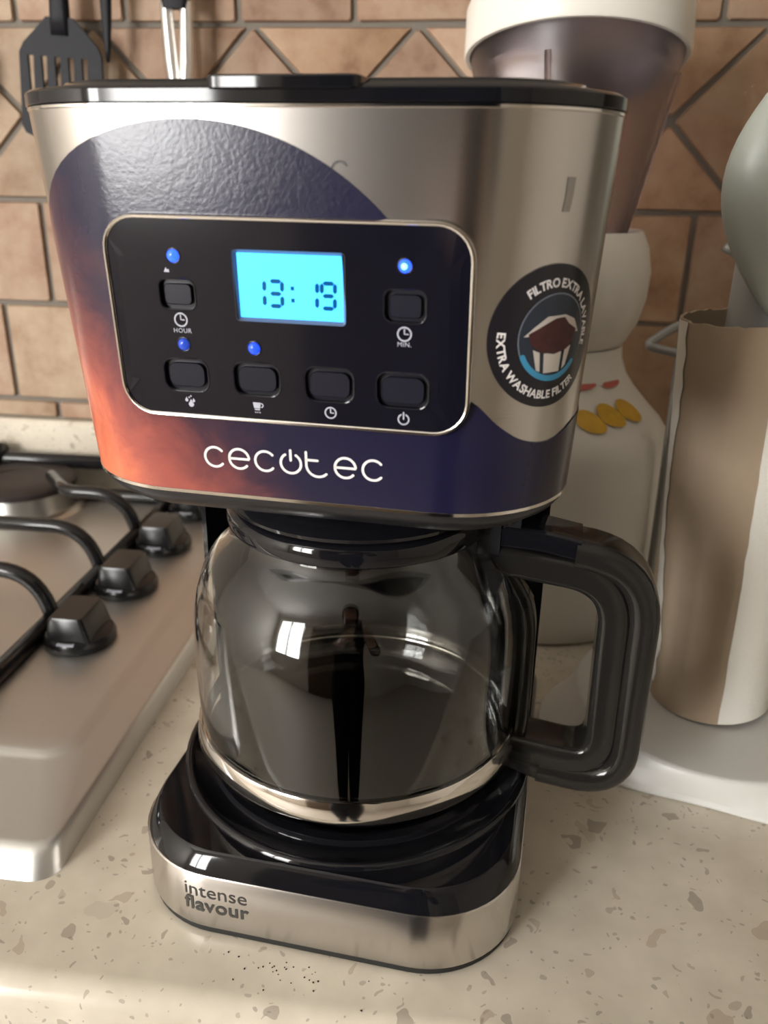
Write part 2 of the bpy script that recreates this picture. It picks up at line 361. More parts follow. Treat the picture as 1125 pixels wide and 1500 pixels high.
# --- column behind the jug: outer rounded rectangle, hollowed round the jug
ring = []
xo, yb, rc = 0.0925, DEP-0.004, 0.0905
a0 = math.asin((0.116-YC)/rc); xw = rc*math.cos(a0)
pts = [(xw, 0.116), (xo, 0.118)]
for k in range(9):
    a = PI/2*k/8; pts.append((xo-0.04+0.04*math.cos(a), yb-0.04+0.04*math.sin(a)))
pts += [(-x, y) for x, y in reversed(pts)]
for k in range(1, 24):
    a = (PI-a0)+(2*a0-PI)*k/24; pts.append((rc*math.cos(a), YC+rc*math.sin(a)))
MB().loft([[(x, y, z) for x, y in pts] for z in (0.046, 0.216)]).build('column', 'black_gloss', CM, auto=35, fix=True)
# --- head
RH, ZB, ZT, WB, WT, YB, YT = 0.0476, 0.2274, 0.358, 0.1948, 0.2081, 0.0006, -0.009
def hdim(z):
    k = (z-ZB)/(ZT-ZB); return WB+(WT-WB)*k, YB+(YT-YB)*k
def head_ring(z, ins=0.0, dz=None, n=14):
    ww, y0 = hdim(z); return rrect(-ww/2+ins, ww/2-ins, y0+ins, DEP-ins, RH-ins, z if dz is None else dz, n)
def H(s, z, off=0.0):
    """point on the head's outer face: s = distance along the face from its middle, z = height"""
    ww, y0 = hdim(z); h = ww/2-RH; a = abs(s); sg = 1 if s >= 0 else -1
    if a <= h: p = (a, y0-off)
    elif a <= h+RH*PI/2:
        q = (a-h)/RH; p = (h+(RH+off)*math.sin(q), y0+RH-(RH+off)*math.cos(q))
    else: p = (ww/2+off, y0+RH+a-h-RH*PI/2)
    return Vector((p[0]*sg, p[1], z))
def Bs(s, z, off=0.0):
    h = W/2-RB; a = abs(s); sg = 1 if s >= 0 else -1
    if a <= h: p = (a, -off)
    else:
        q = (a-h)/RB; p = (h+(RB+off)*math.sin(q), RB-(RB+off)*math.cos(q))
    return Vector((p[0]*sg, p[1], z))
MB().loft([head_ring(ZB+(ZT-ZB)*k/6) for k in range(7)]).build('head_shell', 'steel', CM, auto=40)
MB().loft([head_ring(ZB, 0.0006, ZB-0.0006), head_ring(ZB, -0.0006, ZB), head_ring(ZB, -0.0006, ZB+0.0012), head_ring(ZB, 0.0004, ZB+0.0018)]).build('lower_trim', 'chrome', CM, auto=40)
MB().loft([head_ring(ZB, 0.022, ZB-0.0125), head_ring(ZB, 0.010, ZB-0.0095), head_ring(ZB, 0.0030, ZB-0.0050), head_ring(ZB, 0.0008, ZB-0.0022), head_ring(ZB, 0.0004, ZB-0.0004)]).build('head_underside', 'black_plastic', CM, auto=40)
MB().lathe([(0.046, 0.2065), (0.052, 0.2075), (0.062, 0.2135)], 48, 0, YC, True, True).build('drip_outlet', 'black_plastic', CM, auto=40)
MB().loft([head_ring(ZT, 0.0004, ZT-0.0004), head_ring(ZT, -0.0004, ZT+0.0002), head_ring(ZT, -0.0004, ZT+0.0010), head_ring(ZT, 0.001, ZT+0.0012)]).build('upper_trim', 'chrome', CM, auto=40)
lid = MB().loft([head_ring(ZT, 0.0006, ZT+0.0008), head_ring(ZT, -0.0008, ZT+0.0016), head_ring(ZT, -0.0008, ZT+0.0052), head_ring(ZT, 0.0006, ZT+0.0062), head_ring(ZT, 0.011, ZT+0.0078), head_ring(ZT, 0.0125, ZT+0.0090), head_ring(ZT, 0.03, ZT+0.0094)]).build('lid', 'black_gloss', CM, auto=30)
b = MB(); y0 = hdim(ZT)[1]
b.loft([rrect(-0.021, 0.027, y0-0.0020, 0.03, 0.003, z, 4) if 0 < i < 3 else rrect(-0.0205, 0.0265, y0-0.0014, 0.03, 0.003, z, 4) for i, z in enumerate((ZT+0.0048, ZT+0.0053, ZT+0.0082, ZT+0.0088))])
b.build('lid_tab', 'black_gloss', lid, auto=40)

def strip(name, ss, lo, hi, o0, o1, m, parent, S=H, nz=10, closed=False):
    vs, fs = [], []; n = nz+1
    for s in ss:
        a, c = lo(s), hi(s)
        for k in range(n): vs.append(S(s, a+(c-a)*k/nz, o1))
    for i in range(len(ss)-1):
        for k in range(nz): fs.append((i*n+k, (i+1)*n+k, (i+1)*n+k+1, i*n+k+1))
    bd = [i*n for i in range(len(ss))]+[(len(ss)-1)*n+k for k in range(1, n)]+[i*n+nz for i in range(len(ss)-2, -1, -1)]+[k for k in range(nz-1, 0, -1)]
    base = len(vs)
    par = []
    for idx in bd:
        s = ss[idx//n]; a, c = lo(s), hi(s); vs.append(S(s, a+(c-a)*(idx % n)/nz, o0))
    if closed:
        del vs[base:]
        for s in ss:
            a, c = lo(s), hi(s)
            for k in range(n): vs.append(S(s, a+(c-a)*k/nz, o0))
        for i in range(len(ss)-1):
            for k in range(nz): fs.append((base+i*n+k+1, base+(i+1)*n+k+1, base+(i+1)*n+k, base+i*n+k))
        for i in range(len(bd)):
            p, q = bd[i], bd[(i+1) % len(bd)]; fs.append((q, p, base+p, base+q))
        o = obj(name, vs, fs, m, parent, auto=35)
        bm = bmesh.new(); bm.from_mesh(o.data); bmesh.ops.remove_doubles(bm, verts=bm.verts, dist=1e-7); bmesh.ops.recalc_face_normals(bm, faces=bm.faces); bm.to_mesh(o.data); bm.free()
        return o
    nb = len(bd)
    for i in range(nb): fs.append((bd[(i+1) % nb], bd[i], base+i, base+(i+1) % nb))
    return obj(name, vs, fs, m, parent, auto=35)
def lin(a, b, n): return [a+(b-a)*k/n for k in range(n+1)]
def interp(tab, x):
    if x <= tab[0][0]: return tab[0][1]
    for (a, p), (c, q) in zip(tab, tab[1:]):
        if x <= c:
            t = (x-a)/(c-a); t = t; return p+(q-p)*t
    return tab[-1][1]
# printed foil label: a dome on the left, a low wave round the right corner
wave = [(p.x, p.y) for p in smoothpath([(0.0365, 0.3255, 0), (0.052, 0.285, 0), (0.0600, 0.2716, 0), (0.0630, 0.2706, 0), (0.067, 0.2675, 0), (0.0715, 0.2630, 0), (0.076, 0.2594, 0), (0.0825, 0.2556, 0), (0.091, 0.2535, 0), (0.0985, 0.2538, 0), (0.106, 0.2560, 0), (0.113, 0.2580, 0), (0.120, 0.2585, 0), (0.135, 0.2585, 0)], 5)]
def top(s):
    if s <= 0.0365: return 0.265+math.sqrt(max(0, 0.09**2-(s+0.03)**2))
    return interp(wave, s)
ss = [-0.03-0.09*math.cos(PI/2*k/26) for k in range(26)]+lin(-0.03, 0.0365, 40)+lin(0.0372, 0.135, 66)
strip('printed_label', ss, lambda s: ZB+0.0014, top, -0.0002, 0.00035, 'label', CM, nz=14)

# --- control panel
PS0, PS1, PZ0, PZ1, PR = -0.0600, 0.0615, 0.2595, 0.3255, 0.0105
def rr_lo(s0, s1, z0, z1, r):
    def f(s):
        d = max(s0+r-s, s-(s1-r), 0); return z0+r-math.sqrt(max(0, r*r-d*d))
    return f
def rr_ss(s0, s1, r, n=8, m=16): return [s0+r-r*math.cos(PI/2*k/n) for k in range(n)]+lin(s0+r, s1-r, m)+[s1-r+r*math.sin(PI/2*k/n) for k in range(1, n+1)]
def rr_solid(name, s0, s1, z0, z1, r, o0, o1, m, parent, nz=1, S=H, closed=False):
    lo = rr_lo(s0, s1, z0, z1, r); return strip(name, rr_ss(s0, s1, r), lo, lambda s: z0+z1-lo(s), o0, o1, m, parent, S, nz, closed)
PO = 0.0020
def rr_path(s0, s1, z0, z1, r, n=8):
    out = []
    for cx, cz, a0 in ((s1-r, z0+r, -PI/2), (s1-r, z1-r, 0), (s0+r, z1-r, PI/2), (s0+r, z0+r, PI)):
        for k in range(n+1):
            a = a0+PI/2*k/n; out.append((cx+r*math.cos(a), cz+r*math.sin(a)))
    return out
def ring_solid(name, path_in, path_out, prof, m, parent, S=H):
    """prof: list of (t, off), t 0 = inner path, 1 = outer path; lofted right round"""
    rings = [[S(pi[0]+(po[0]-pi[0])*t, pi[1]+(po[1]-pi[1])*t, off) for pi, po in zip(path_in, path_out)] for t, off in prof]
    return MB().loft(rings, False, False).build(name, m, parent, auto=50)
def rr_ring(name, s0, s1, z0, z1, r, wd, prof, m, parent, n=8): return ring_solid(name, rr_path(s0, s1, z0, z1, r, n), rr_path(s0-wd, s1+wd, z0-wd, z1+wd, r+wd, n), prof, m, parent)
def dens(path, k=6):
    out = []
    for i, p in enumerate(path):
        q = path[(i+1) % len(path)]
        L_ = math.hypot(q[0]-p[0], q[1]-p[1]); kk = k if L_ > 0.01 else 1
        for j in range(kk): out.append((p[0]+(q[0]-p[0])*j/kk, p[1]+(q[1]-p[1])*j/kk))
    return out
BTN = [(-0.0365, 0.3015, 0.0062, 0.0048, 0.0025), (0.0413, 0.3010, 0.0066, 0.0050, 0.0026), (-0.0363, 0.2737, 0.0080, 0.0056, 0.0036), (-0.0103, 0.2737, 0.0082, 0.0056, 0.0036), (0.0155, 0.2735, 0.0084, 0.0057, 0.0036), (0.0407, 0.2732, 0.0086, 0.0058, 0.0036)]
LC = (-0.0150, 0.0207, 0.2948, 0.3157)
def panel_plate():
    """front plate with real openings for the buttons and the display"""
    from mathutils.geometry import delaunay_2d_cdt
    outer = dens(rr_path(PS0, PS1, PZ0, PZ1, PR), 10)
    holes = [rr_path(s-a, s+a, z-c, z+c, r) for s, z, a, c, r in BTN]+[rr_path(LC[0]-0.0012, LC[1]+0.0012, LC[2]-0.0012, LC[3]+0.0012, 0.0012)]
    pts, edges = [], []
    for loop_ in [outer]+holes:
        b0 = len(pts); n = len(loop_); pts += loop_; edges += [(b0+k, b0+(k+1) % n) for k in range(n)]
    pts += [(sg, z) for sg in (-0.057, -0.054, -0.051, 0.0525, 0.0555, 0.0585) for z in lin(PZ0+0.012, PZ1-0.012, 6)]
    vo, eo, fo = delaunay_2d_cdt([Vector(p) for p in pts], edges, [], 1, 1e-7)[:3]
    b = MB(); F_ = []
    for f in fo:
        gx = sum(vo[k].x for k in f)/3; gz = sum(vo[k].y for k in f)/3
        if any(abs(gx-s) < a-0.0004 and abs(gz-z) < c-0.0004 and not (abs(gx-s) > a-r and abs(gz-z) > c-r and math.hypot(abs(gx-s)-a+r, abs(gz-z)-c+r) > r) for s, z, a, c, r in BTN+[((LC[0]+LC[1])/2, (LC[2]+LC[3])/2, (LC[1]-LC[0])/2+0.0012, (LC[3]-LC[2])/2+0.0012, 0.0012)]): continue
        a, c, d_ = [vo[k] for k in f[:3]]
        F_.append(tuple(f) if (c-a).cross(d_-a) > 0 else tuple(reversed(f)))
    b.add([H(p.x, p.y, PO) for p in vo], F_)
    for loop_, o0 in [(outer, -0.0004)]+[(h, 0.0002) for h in holes]:
        b.loft([[H(p[0], p[1], o) for p in loop_] for o in (o0, PO)], False, False)
    return b.build('control_panel', 'panel', CM)
panel = panel_plate()
ring_solid('panel_frame', dens(rr_path(PS0, PS1, PZ0, PZ1, PR), 10), dens(rr_path(PS0-0.0016, PS1+0.0016, PZ0-0.0016, PZ1+0.0016, PR+0.0016), 10),
           [(0, 0.0010), (0.0, 0.0024), (0.3, 0.0028), (0.7, 0.0028), (1.0, 0.0020), (1.0, -0.0004)], 'chrome', panel)
for s, z, a, c, r in BTN:
    wl = 0.0016
    rr_solid('button_well', s-a+0.00005, s+a-0.00005, z-c+0.00005, z+c-0.00005, r, 0.0, 0.00045, 'well', panel)
    bt = rr_solid('button', s-a+wl, s+a-wl, z-c+wl, z+c-wl, r-0.001, 0.0003, 0.0017, 'button', panel)
    rr_ring('rim', s-a+wl, s+a-wl, z-c+wl, z+c-wl, r-0.001, 0.00035, [(0, 0.00172), (0.3, 0.00185), (0.8, 0.0017), (1, 0.0004)], 'button', bt)
    rr_ring('well_lip', s-a, s+a, z-c, z+c, r, 0.0007, [(0, 0.0010), (0, PO+0.0002), (0.5, PO+0.00035), (1, PO-0.0001)], 'panel', panel)
# display
disp = rr_solid('display', LC[0], LC[1], LC[2], LC[3], 0.0003, 0.0003, 0.00055, 'lcd', CM)
disp['label'] = 'backlit blue clock display reading 13:19'
rr_ring('bezel', LC[0], LC[1], LC[2], LC[3], 0.0003, 0.0011, [(0, 0.0004), (0, 0.0008), (1, PO+0.0003), (1.0, 0.0003)], 'bezel', disp)
def flat(name, polys, m, parent, off, S=H):
    """flat print: polys = lists of (s, z) points"""
    b = MB()
    for P in polys: b.add([S(s, z, off) for s, z in P], [tuple(range(len(P)))])
    return b.build(name, m, parent)
def digit_polys(segs, x, z, wd, hh, t):
    sl = 0.10; g = t*0.16
    def tr(a, c): return (x+a+sl*(c-hh/2)*0.3, z+c)
    def hor(zc, xa=0, xb=wd): return [tr(xa+g+t*0.5, zc), tr(xa+g+t, zc-t/2), tr(xb-g-t, zc-t/2), tr(xb-g-t*0.5, zc), tr(xb-g-t, zc+t/2), tr(xa+g+t, zc+t/2)]
    def ver(xc, za, zb): return [tr(xc, za+g+t*0.3), tr(xc+t/2, za+g+t*0.8), tr(xc+t/2, zb-g-t*0.8), tr(xc, zb-g-t*0.3), tr(xc-t/2, zb-g-t*0.8), tr(xc-t/2, za+g+t*0.8)]
    D = {'a': hor(hh-t/2), 'g': hor(hh/2), 'd': hor(t/2), 'b': ver(wd-t/2, hh/2, hh), 'c': ver(wd-t/2, 0, hh/2), 'f': ver(t/2, hh/2, hh), 'e': ver(t/2, 0, hh/2)}
    return [D[k] for k in segs]
dz, dh, dwid, dt = 0.2983, 0.0094, 0.0058, 0.0014
def placed(chars):
    for ch, x in chars:
        segs = {'1': 'bc', '3': 'abgcd', '9': 'abcdfg'}[ch]
        flat('digit', digit_polys(segs, x, dz, dwid, dh, dt), 'lcd_seg', disp, 0.0007)
placed((('1', -0.0112), ('3', -0.0051), ('1', 0.0068), ('9', 0.0128)))
flat('colon', [[(0.0030, z), (0.0042, z), (0.0042, z+0.0013), (0.0030, z+0.0013)] for z in (dz+0.0021, dz+0.0060)], 'lcd_seg', disp, 0.0007)
# LEDs
for s, z, mm in ((-0.0366, 0.3140, 'led_on'), (0.0412, 0.3135, 'led_core'), (-0.0360, 0.2846, 'led_dim'), (-0.0105, 0.2846, 'led_mid')):
    b = MB(); r = 0.0021
    b.loft([[H(s+r*q*math.cos(2*PI*k/20), z+r*q*math.sin(2*PI*k/20), PO-0.0004+o) for k in range(20)] for q, o in ((1, 0), (1, 0.0007), (0.9, 0.0012), (0.6, 0.0017), (0.2, 0.0019))])
    led = b.build('indicator_light', 'led_on' if mm == 'led_core' else mm, panel, auto=60)
    if mm == 'led_core':
        MB().loft([[H(s+r*q*math.cos(2*PI*k/16), z+r*q*math.sin(2*PI*k/16), PO+0.0012+o) for k in range(16)] for q, o in ((0.5, 0), (0.4, 0.0006), (0.1, 0.0008))]).build('glow_core', 'led_core', led, True)
    b = MB(); b.loft([[H(s+r*q*math.cos(2*PI*k/20), z+r*q*math.sin(2*PI*k/20), PO+o) for k in range(20)] for q, o in ((1.0, -0.0002), (1.05, 0.0003), (1.25, 0.0002), (1.3, -0.0002))], False, False); b.build('light_collar', 'panel', panel, True)

def ribbon(pts, wd, closed=False, caps=True):
    """outline polygons of a constant-width stroke through 2-D points: returns quads plus round ends"""
    P = [Vector((p[0], p[1])) for p in pts]; n = len(P); L_, R_ = [], []
    for i in range(n):
        a = P[i-1] if (closed or i > 0) else P[i]; c = P[(i+1) % n] if (closed or i < n-1) else P[i]
        t = (c-a).normalized(); nn = Vector((-t.y, t.x))*wd/2; L_.append(P[i]+nn); R_.append(P[i]-nn)
    polys = []
    for i in range(n if closed else n-1):
        j = (i+1) % n; polys.append([R_[i], R_[j], L_[j], L_[i]])
    if caps and not closed:
        for p, q in ((P[0], P[0]-P[1]), (P[-1], P[-1]-P[-2])):
            a0 = math.atan2(q.y, q.x); polys.append([Vector((p.x+wd/2*math.cos(a0-PI/2+PI*k/8), p.y+wd/2*math.sin(a0-PI/2+PI*k/8))) for k in range(9)])
    return [[(v.x, v.y) for v in P_] for P_ in polys]
def arc(cx, cz, r, a0, a1, n=28): return [(cx+r*math.cos(math.radians(a0+(a1-a0)*k/n)), cz+r*math.sin(math.radians(a0+(a1-a0)*k/n))) for k in range(n+1)]
def disc(cx, cz, r, n=24): return [(cx+r*math.cos(2*PI*k/n), cz+r*math.sin(2*PI*k/n)) for k in range(n)]
def glyphs(txt, size, bold=0.0, align='CENTER', space=1.0):
    cu = bpy.data.curves.new('txt', 'FONT'); cu.body = txt; cu.size = size; cu.align_x = align; cu.offset = bold*size; cu.resolution_u = 3; cu.space_character = space
    o = bpy.data.objects.new('txt', cu); C.objects.link(o); d = bpy.context.evaluated_depsgraph_get(); me = bpy.data.meshes.new_from_object(o.evaluated_get(d))
    vs = [(v.co.x, v.co.y) for v in me.vertices]; fs = [tuple(p.vertices) for p in me.polygons]
    bpy.data.objects.remove(o); bpy.data.curves.remove(cu); bpy.data.meshes.remove(me); return vs, fs
def text_on(name, txt, size, s0, z0, m, parent, off, S=H, bold=0.0, align='CENTER', space=1.0, sx=1.0):
    vs, fs = glyphs(txt, size, bold, align, space); return obj(name, [S(s0+x*sx, z0+y, off) for x, y in vs], fs, m, parent)
IO = PO+0.0001
def clock(s, z, r=0.0022):
    return ribbon(arc(s, z, r, 0, 360, 28)[:-1], 0.0005, True)+ribbon([(s, z+r*0.7), (s, z), (s+r*0.55, z)], 0.00042)
flat('clock_icon', clock(-0.0362, 0.2930), 'icon', panel, IO); flat('clock_icon', clock(0.0412, 0.2922), 'icon', panel, IO); flat('clock_icon', clock(0.0157, 0.2637, 0.0019), 'icon', panel, IO)
text_on('hour_lettering', 'HOUR', 0.0022, -0.0360, 0.2886, 'icon', panel, IO, bold=0.0, space=1.1); text_on('minute_lettering', 'MIN.', 0.0022, 0.0412, 0.2881, 'icon', panel, IO, bold=0.0, space=1.1)
flat('power_icon', ribbon(arc(0.0412, 0.2633, 0.0018, 118, 422), 0.0005)+ribbon([(0.0412, 0.2634), (0.0412, 0.2657)], 0.0005), 'icon', panel, IO)
s, z = -0.0107, 0.2636
flat('cup_icon', [[(s-0.0013, z-0.0002), (s+0.0009, z-0.0002), (s+0.0012, z+0.0019), (s-0.0017, z+0.0019)], [(s-0.0011, z-0.0009), (s+0.0008, z-0.0009), (s+0.0008, z-0.0004), (s-0.0011, z-0.0004)]]+ribbon(arc(s+0.0013, z+0.0009, 0.0007, -80, 80, 10), 0.0004)+[disc(s-0.0009+0.0008*k, z-0.0017, 0.00026, 8) for k in range(3)], 'icon', panel, IO)
s, z = -0.0358, 0.2640
def drop(x, zz, r): return [(x+r*math.cos(a), zz+r*math.sin(a)) for a in [math.radians(120+300*k/14) for k in range(15)]]+[(x, zz+2.0*r)]
flat('drops_icon', [drop(s+0.0002, z-0.0009, 0.0010), drop(s-0.0014, z+0.0006, 0.0006), drop(s+0.0012, z+0.0004, 0.0005), disc(s-0.0004, z+0.0016, 0.0003, 8), disc(s+0.0003, z+0.0021, 0.0003, 8)], 'icon', panel, IO)
s, z = -0.0395, 0.3093
flat('small_mark', [[(s-0.0010, z-0.0006), (s+0.0010, z-0.0006), (s+0.0008, z+0.0004), (s+0.0002, z+0.0002), (s-0.0002, z+0.0010), (s-0.0006, z+0.0002)]], 'icon', panel, IO)

# --- brand lettering drawn with round-ended strokes
zc, r, wd = 0.2430, 0.0038, 0.00095; st = []
def C_(s): return ribbon(arc(s, zc, r, 42, 318), wd)
def E_(s): return ribbon([(s-r, zc)]+[(s+r, zc)]+arc(s, zc, r, 4, 318, 40), wd)
st += C_(-0.0293)+E_(-0.0199)+C_(-0.0099)+ribbon(arc(-0.0002, zc, r, 122, 418, 36), wd)+ribbon([(-0.0002, zc+0.0012), (-0.0002, zc+0.0050)], wd)
st += ribbon([(0.0056, zc+0.0048), (0.0056, zc)]+arc(0.0056+r+0.0005, zc, r+0.0005, 180, 315, 24), wd)+ribbon([(0.0056, zc+0.0019), (0.0098, zc+0.0019)], wd)
st += E_(0.0200)+C_(0.0302)
flat('brand_lettering', st, 'print', CM, 0.00048)
flat('half_hidden_letter', ribbon(arc(0.0203, 0.3407, 0.0026, 35, 160), 0.0006), 'grey_print', CM, 0.00025)
# --- round sticker on the right corner
SS, SZ, SR = 0.0915, 0.2907, 0.0239
def pstrip(name, polys, m, parent, off):
    """print made of polygons, cut into narrow columns so that it follows the rounded corner"""
    b = MB()
    for P in polys:
        x0 = min(p[0] for p in P); x1 = max(p[0] for p in P); cols = sorted(set(lin(x0+1e-6, x1-1e-6, 12)+[p[0] for p in P if x0 < p[0] < x1])); vs = []
        for x in cols:
            zs = []
            for (ax, az), (bx, bz) in zip(P, P[1:]+P[:1]):
                if (ax-x)*(bx-x) <= 0 and ax != bx: zs.append(az+(bz-az)*(x-ax)/(bx-ax))
            vs += [H(x, min(zs), off), H(x, max(zs), off)]
        b.add(vs, [(2*i, 2*i+2, 2*i+3, 2*i+1) for i in range(len(cols)-1)])
    return b.build(name, m, parent)
def dstrip(name, cs, cz, r, o0, o1, m, parent, zlo=None, zhi=None, nz=6):
    a = [cs-r*math.cos(PI*k/40) for k in range(41)]
    return strip(name, a, lambda s: cz-math.sqrt(max(0, r*r-(s-cs)**2)), lambda s: cz+math.sqrt(max(0, r*r-(s-cs)**2)), o0, o1, m, parent, H, nz)
stk = dstrip('filter_sticker', SS, SZ, SR, -0.0001, 0.0004, 'sticker', CM, nz=10); stk['label'] = 'round black sticker about the washable filter'
dstrip('lens', SS+0.001, SZ, 0.0145, 0.0003, 0.00050, 'st_glass', stk)
flat('lens_ring', ribbon(arc(SS+0.001, SZ, 0.0145, 0, 360, 60)[:-1], 0.00045, True), 'st_ring', stk, 0.00056)
flat('blue_arc', ribbon(arc(SS+0.001, SZ, 0.0138, 205, 318, 40), 0.0020), 'st_blue', stk, 0.00060)
cs, cz = SS+0.0012, SZ
pstrip('filter_cup', [[(cs-0.0090, cz-0.0035), (cs-0.0072, cz-0.0105), (cs-0.0056, cz-0.0112), (cs-0.0062, cz-0.0046)], [(cs-0.0045, cz-0.0050), (cs-0.0040, cz-0.0118), (cs+0.0032, cz-0.0118), (cs+0.0036, cz-0.0050)], [(cs+0.0052, cz-0.0046), (cs+0.0046, cz-0.0112), (cs+0.0064, cz-0.0100), (cs+0.0084, cz-0.0032)]], 'st_cup', stk, 0.00062)
pstrip('filter_rim', [[(cs-0.0128, cz+0.0010), (cs-0.009, cz+0.0040), (cs-0.004, cz+0.0072), (cs+0.004, cz+0.0074), (cs+0.009, cz+0.0056), (cs+0.0122, cz+0.0010), (cs+0.006, cz+0.001), (cs-0.006, cz+0.001)]], 'st_cup', stk, 0.00058)
pstrip('ground_coffee', [[(cs-0.0112, cz+0.0018), (cs-0.0100, cz-0.0016), (cs-0.0060, cz-0.0045), (cs, cz-0.0056), (cs+0.0060, cz-0.0044), (cs+0.0096, cz-0.0012), (cs+0.0106, cz+0.0020), (cs+0.0062, cz+0.0042), (cs+0.0036, cz+0.0066), (cs-0.0004, cz+0.0064), (cs-0.0040, cz+0.0050)]], 'st_coffee', stk, 0.00064)
def arc_text(name, txt, a0, a1, rad, size, up):
    """letters spaced evenly by width along an arc of the sticker; up: feet towards the centre"""
    data = []; wsum = 0
    for ch in txt:
        if ch == ' ': data.append(None); wsum += 0.32*size; continue
        vs, fs = glyphs(ch, size, 0.030, 'LEFT'); x0 = min(v[0] for v in vs); x1 = max(v[0] for v in vs)
        data.append((vs, fs, x0, x1)); wsum += x1-x0+0.13*size
    bld = MB(); pos = 0
    for dta in data:
        if dta is None: pos += 0.32*size; continue
        vs, fs, x0, x1 = dta; mid = pos+(x1-x0)/2+0.065*size; pos += x1-x0+0.13*size
        a = math.radians(a0+(a1-a0)*mid/wsum); rot = a-PI/2 if up else a+PI/2
        cx, cy = SS+rad*math.cos(a), SZ+rad*math.sin(a); c_, s_ = math.cos(rot), math.sin(rot)
        bld.add([H(cx+(x-(x0+x1)/2)*c_-y*s_, cy+(x-(x0+x1)/2)*s_+y*c_, 0.0005) for x, y in vs], fs)
    return bld.build(name, 'print', stk)
arc_text('upper_lettering', 'FILTRO EXTRA LAVABLE', 128, -14, 0.0166, 0.0040, True)
arc_text('lower_lettering', 'EXTRA WASHABLE FILTER', 172, 312, 0.0208, 0.0040, False)
# --- lettering on the base
text_on('base_lettering', 'intense', 0.0112, -0.0600, 0.0232, 'grey_print', CM, 0.0002, Bs, align='LEFT', space=1.0)
text_on('base_lettering', 'flavour', 0.0112, -0.0600, 0.0145, 'grey_print', CM, 0.0002, Bs, bold=0.020, align='LEFT', space=1.04)
pstrip('scuff_mark', [[(0.0905, 0.3300), (0.0935, 0.3300), (0.0945, 0.3350), (0.0950, 0.3400), (0.0915, 0.3400), (0.0915, 0.3350)]], mat('dull_scuff', (0.36, 0.335, 0.31), 0.45, 0.8), CM, 0.00012)

# ------------------------------------------------------------------ glass jug
ZJ = 0.0500
cpos = Matrix.Rotation(-PSI, 3, 'Z') @ Vector((0, YC, ZJ))
JG = empty('coffee_jug', cpos, -PSI, 'clear glass coffee jug with black handle and lid under the coffee maker head', 'coffee jug')
outer = [(0.0, 0.0), (0.070, 0.0), (0.0765, 0.002), (0.0805, 0.0065), (0.0822, 0.012), (0.0830, 0.018), (0.0838, 0.035), (0.0842, 0.055), (0.0842, 0.072), (0.0834, 0.086), (0.0815, 0.097), (0.0782, 0.107), (0.0738, 0.1155), (0.0690, 0.1225), (0.0645, 0.1275), (0.0615, 0.1310), (0.0600, 0.1345), (0.0598, 0.1400), (0.0606, 0.1440)]
inner = [(0.0588, 0.1440), (0.0578, 0.1400), (0.0580, 0.1345), (0.0595, 0.1300), (0.0628, 0.1258), (0.0674, 0.1206), (0.0722, 0.1138), (0.0765, 0.1056), (0.0796, 0.0960), (0.0814, 0.0855), (0.0822, 0.072), (0.0822, 0.055), (0.0818, 0.035), (0.0810, 0.018), (0.0802, 0.012), (0.0785, 0.0085), (0.0755, 0.0050), (0.069, 0.0030), (0.0, 0.0030)]
prof = [(max(r, 0.0004), z) for r, z in outer+inner]
MB().lathe(prof, 96, cap0=True, cap1=True).build('glass_body', 'glass', JG, True)
MB().lathe([(0.0832, 0.0150), (0.0856, 0.0150), (0.0860, 0.0156), (0.0846, 0.0255), (0.0842, 0.0262), (0.0834, 0.0262)], 96, cap0=False, cap1=False).build('metal_band', 'chrome', JG, auto=50)
MB().lathe([(0.0608, 0.1275+0.0060), (0.0640, 0.1338), (0.0648, 0.1352), (0.0646, 0.1415), (0.0628, 0.1440), (0.0606, 0.1444)], 72, cap0=False, cap1=False).build('neck_collar', 'black_gloss', JG, auto=50)
jl = MB().lathe([(0.056, 0.1380), (0.0575, 0.1450), (0.0630, 0.1452), (0.0636, 0.1470), (0.0610, 0.1505), (0.052, 0.1540), (0.030, 0.1552), (0.012, 0.1550), (0.010, 0.1530)], 72).build('jug_lid', 'black_gloss', JG, auto=50)
# handle: inner loop and outer grip, in the plane through the jug's axis
def sweep(path, wy, th, m, name, parent, rr_=0.25, n=5):
    P = [Vector((p[0], 0, p[1])) for p in path]; rings = []
    for i, p in enumerate(P):
        t = (P[min(i+1, len(P)-1)]-P[max(i-1, 0)]).normalized(); nn = Vector((-t.z, 0, t.x))
        wy_ = wy[i] if isinstance(wy, list) else wy; th_ = th[i] if isinstance(th, list) else th
        sec = rrect(-wy_/2, wy_/2, -th_/2, th_/2, min(wy_, th_)*rr_, 0, n); rings.append([p+Vector((0, 1, 0))*a+nn*b_ for a, b_, _ in sec])
    return MB().loft(rings).build(name, m, parent, auto=40, fix=True)
def P2(pts, r): return [(p.x, p.z) for p in rounded_path([(x, 0, z-ZJ) for x, z in pts], r, 10)]
loop = P2([(0.066, 0.1712), (0.1270, 0.1650), (0.1285, 0.0600), (0.080, 0.0655)], [0.024, 0.020])
sweep(loop, 0.0250, 0.0150, 'handle_plastic', 'handle', JG, 0.25)
grip = P2([(0.106, 0.1775), (0.1408, 0.1755), (0.1408, 0.0490), (0.0985, 0.0535)], [0.034, 0.026])
sweep(grip, 0.0280, 0.0150, 'handle_plastic', 'handle_grip', JG, 0.42)
sweep(P2([(0.0835, 0.0585), (0.1010, 0.0525), (0.112, 0.0505)], 0.006), 0.0240, 0.0120, 'handle_plastic', 'lower_arm', JG, 0.3)
sweep(P2([(0.064, 0.1835), (0.090, 0.1830), (0.1075, 0.1800)], 0.006), 0.0235, 0.0110, 'black_gloss', 'thumb_lever', JG, 0.2)
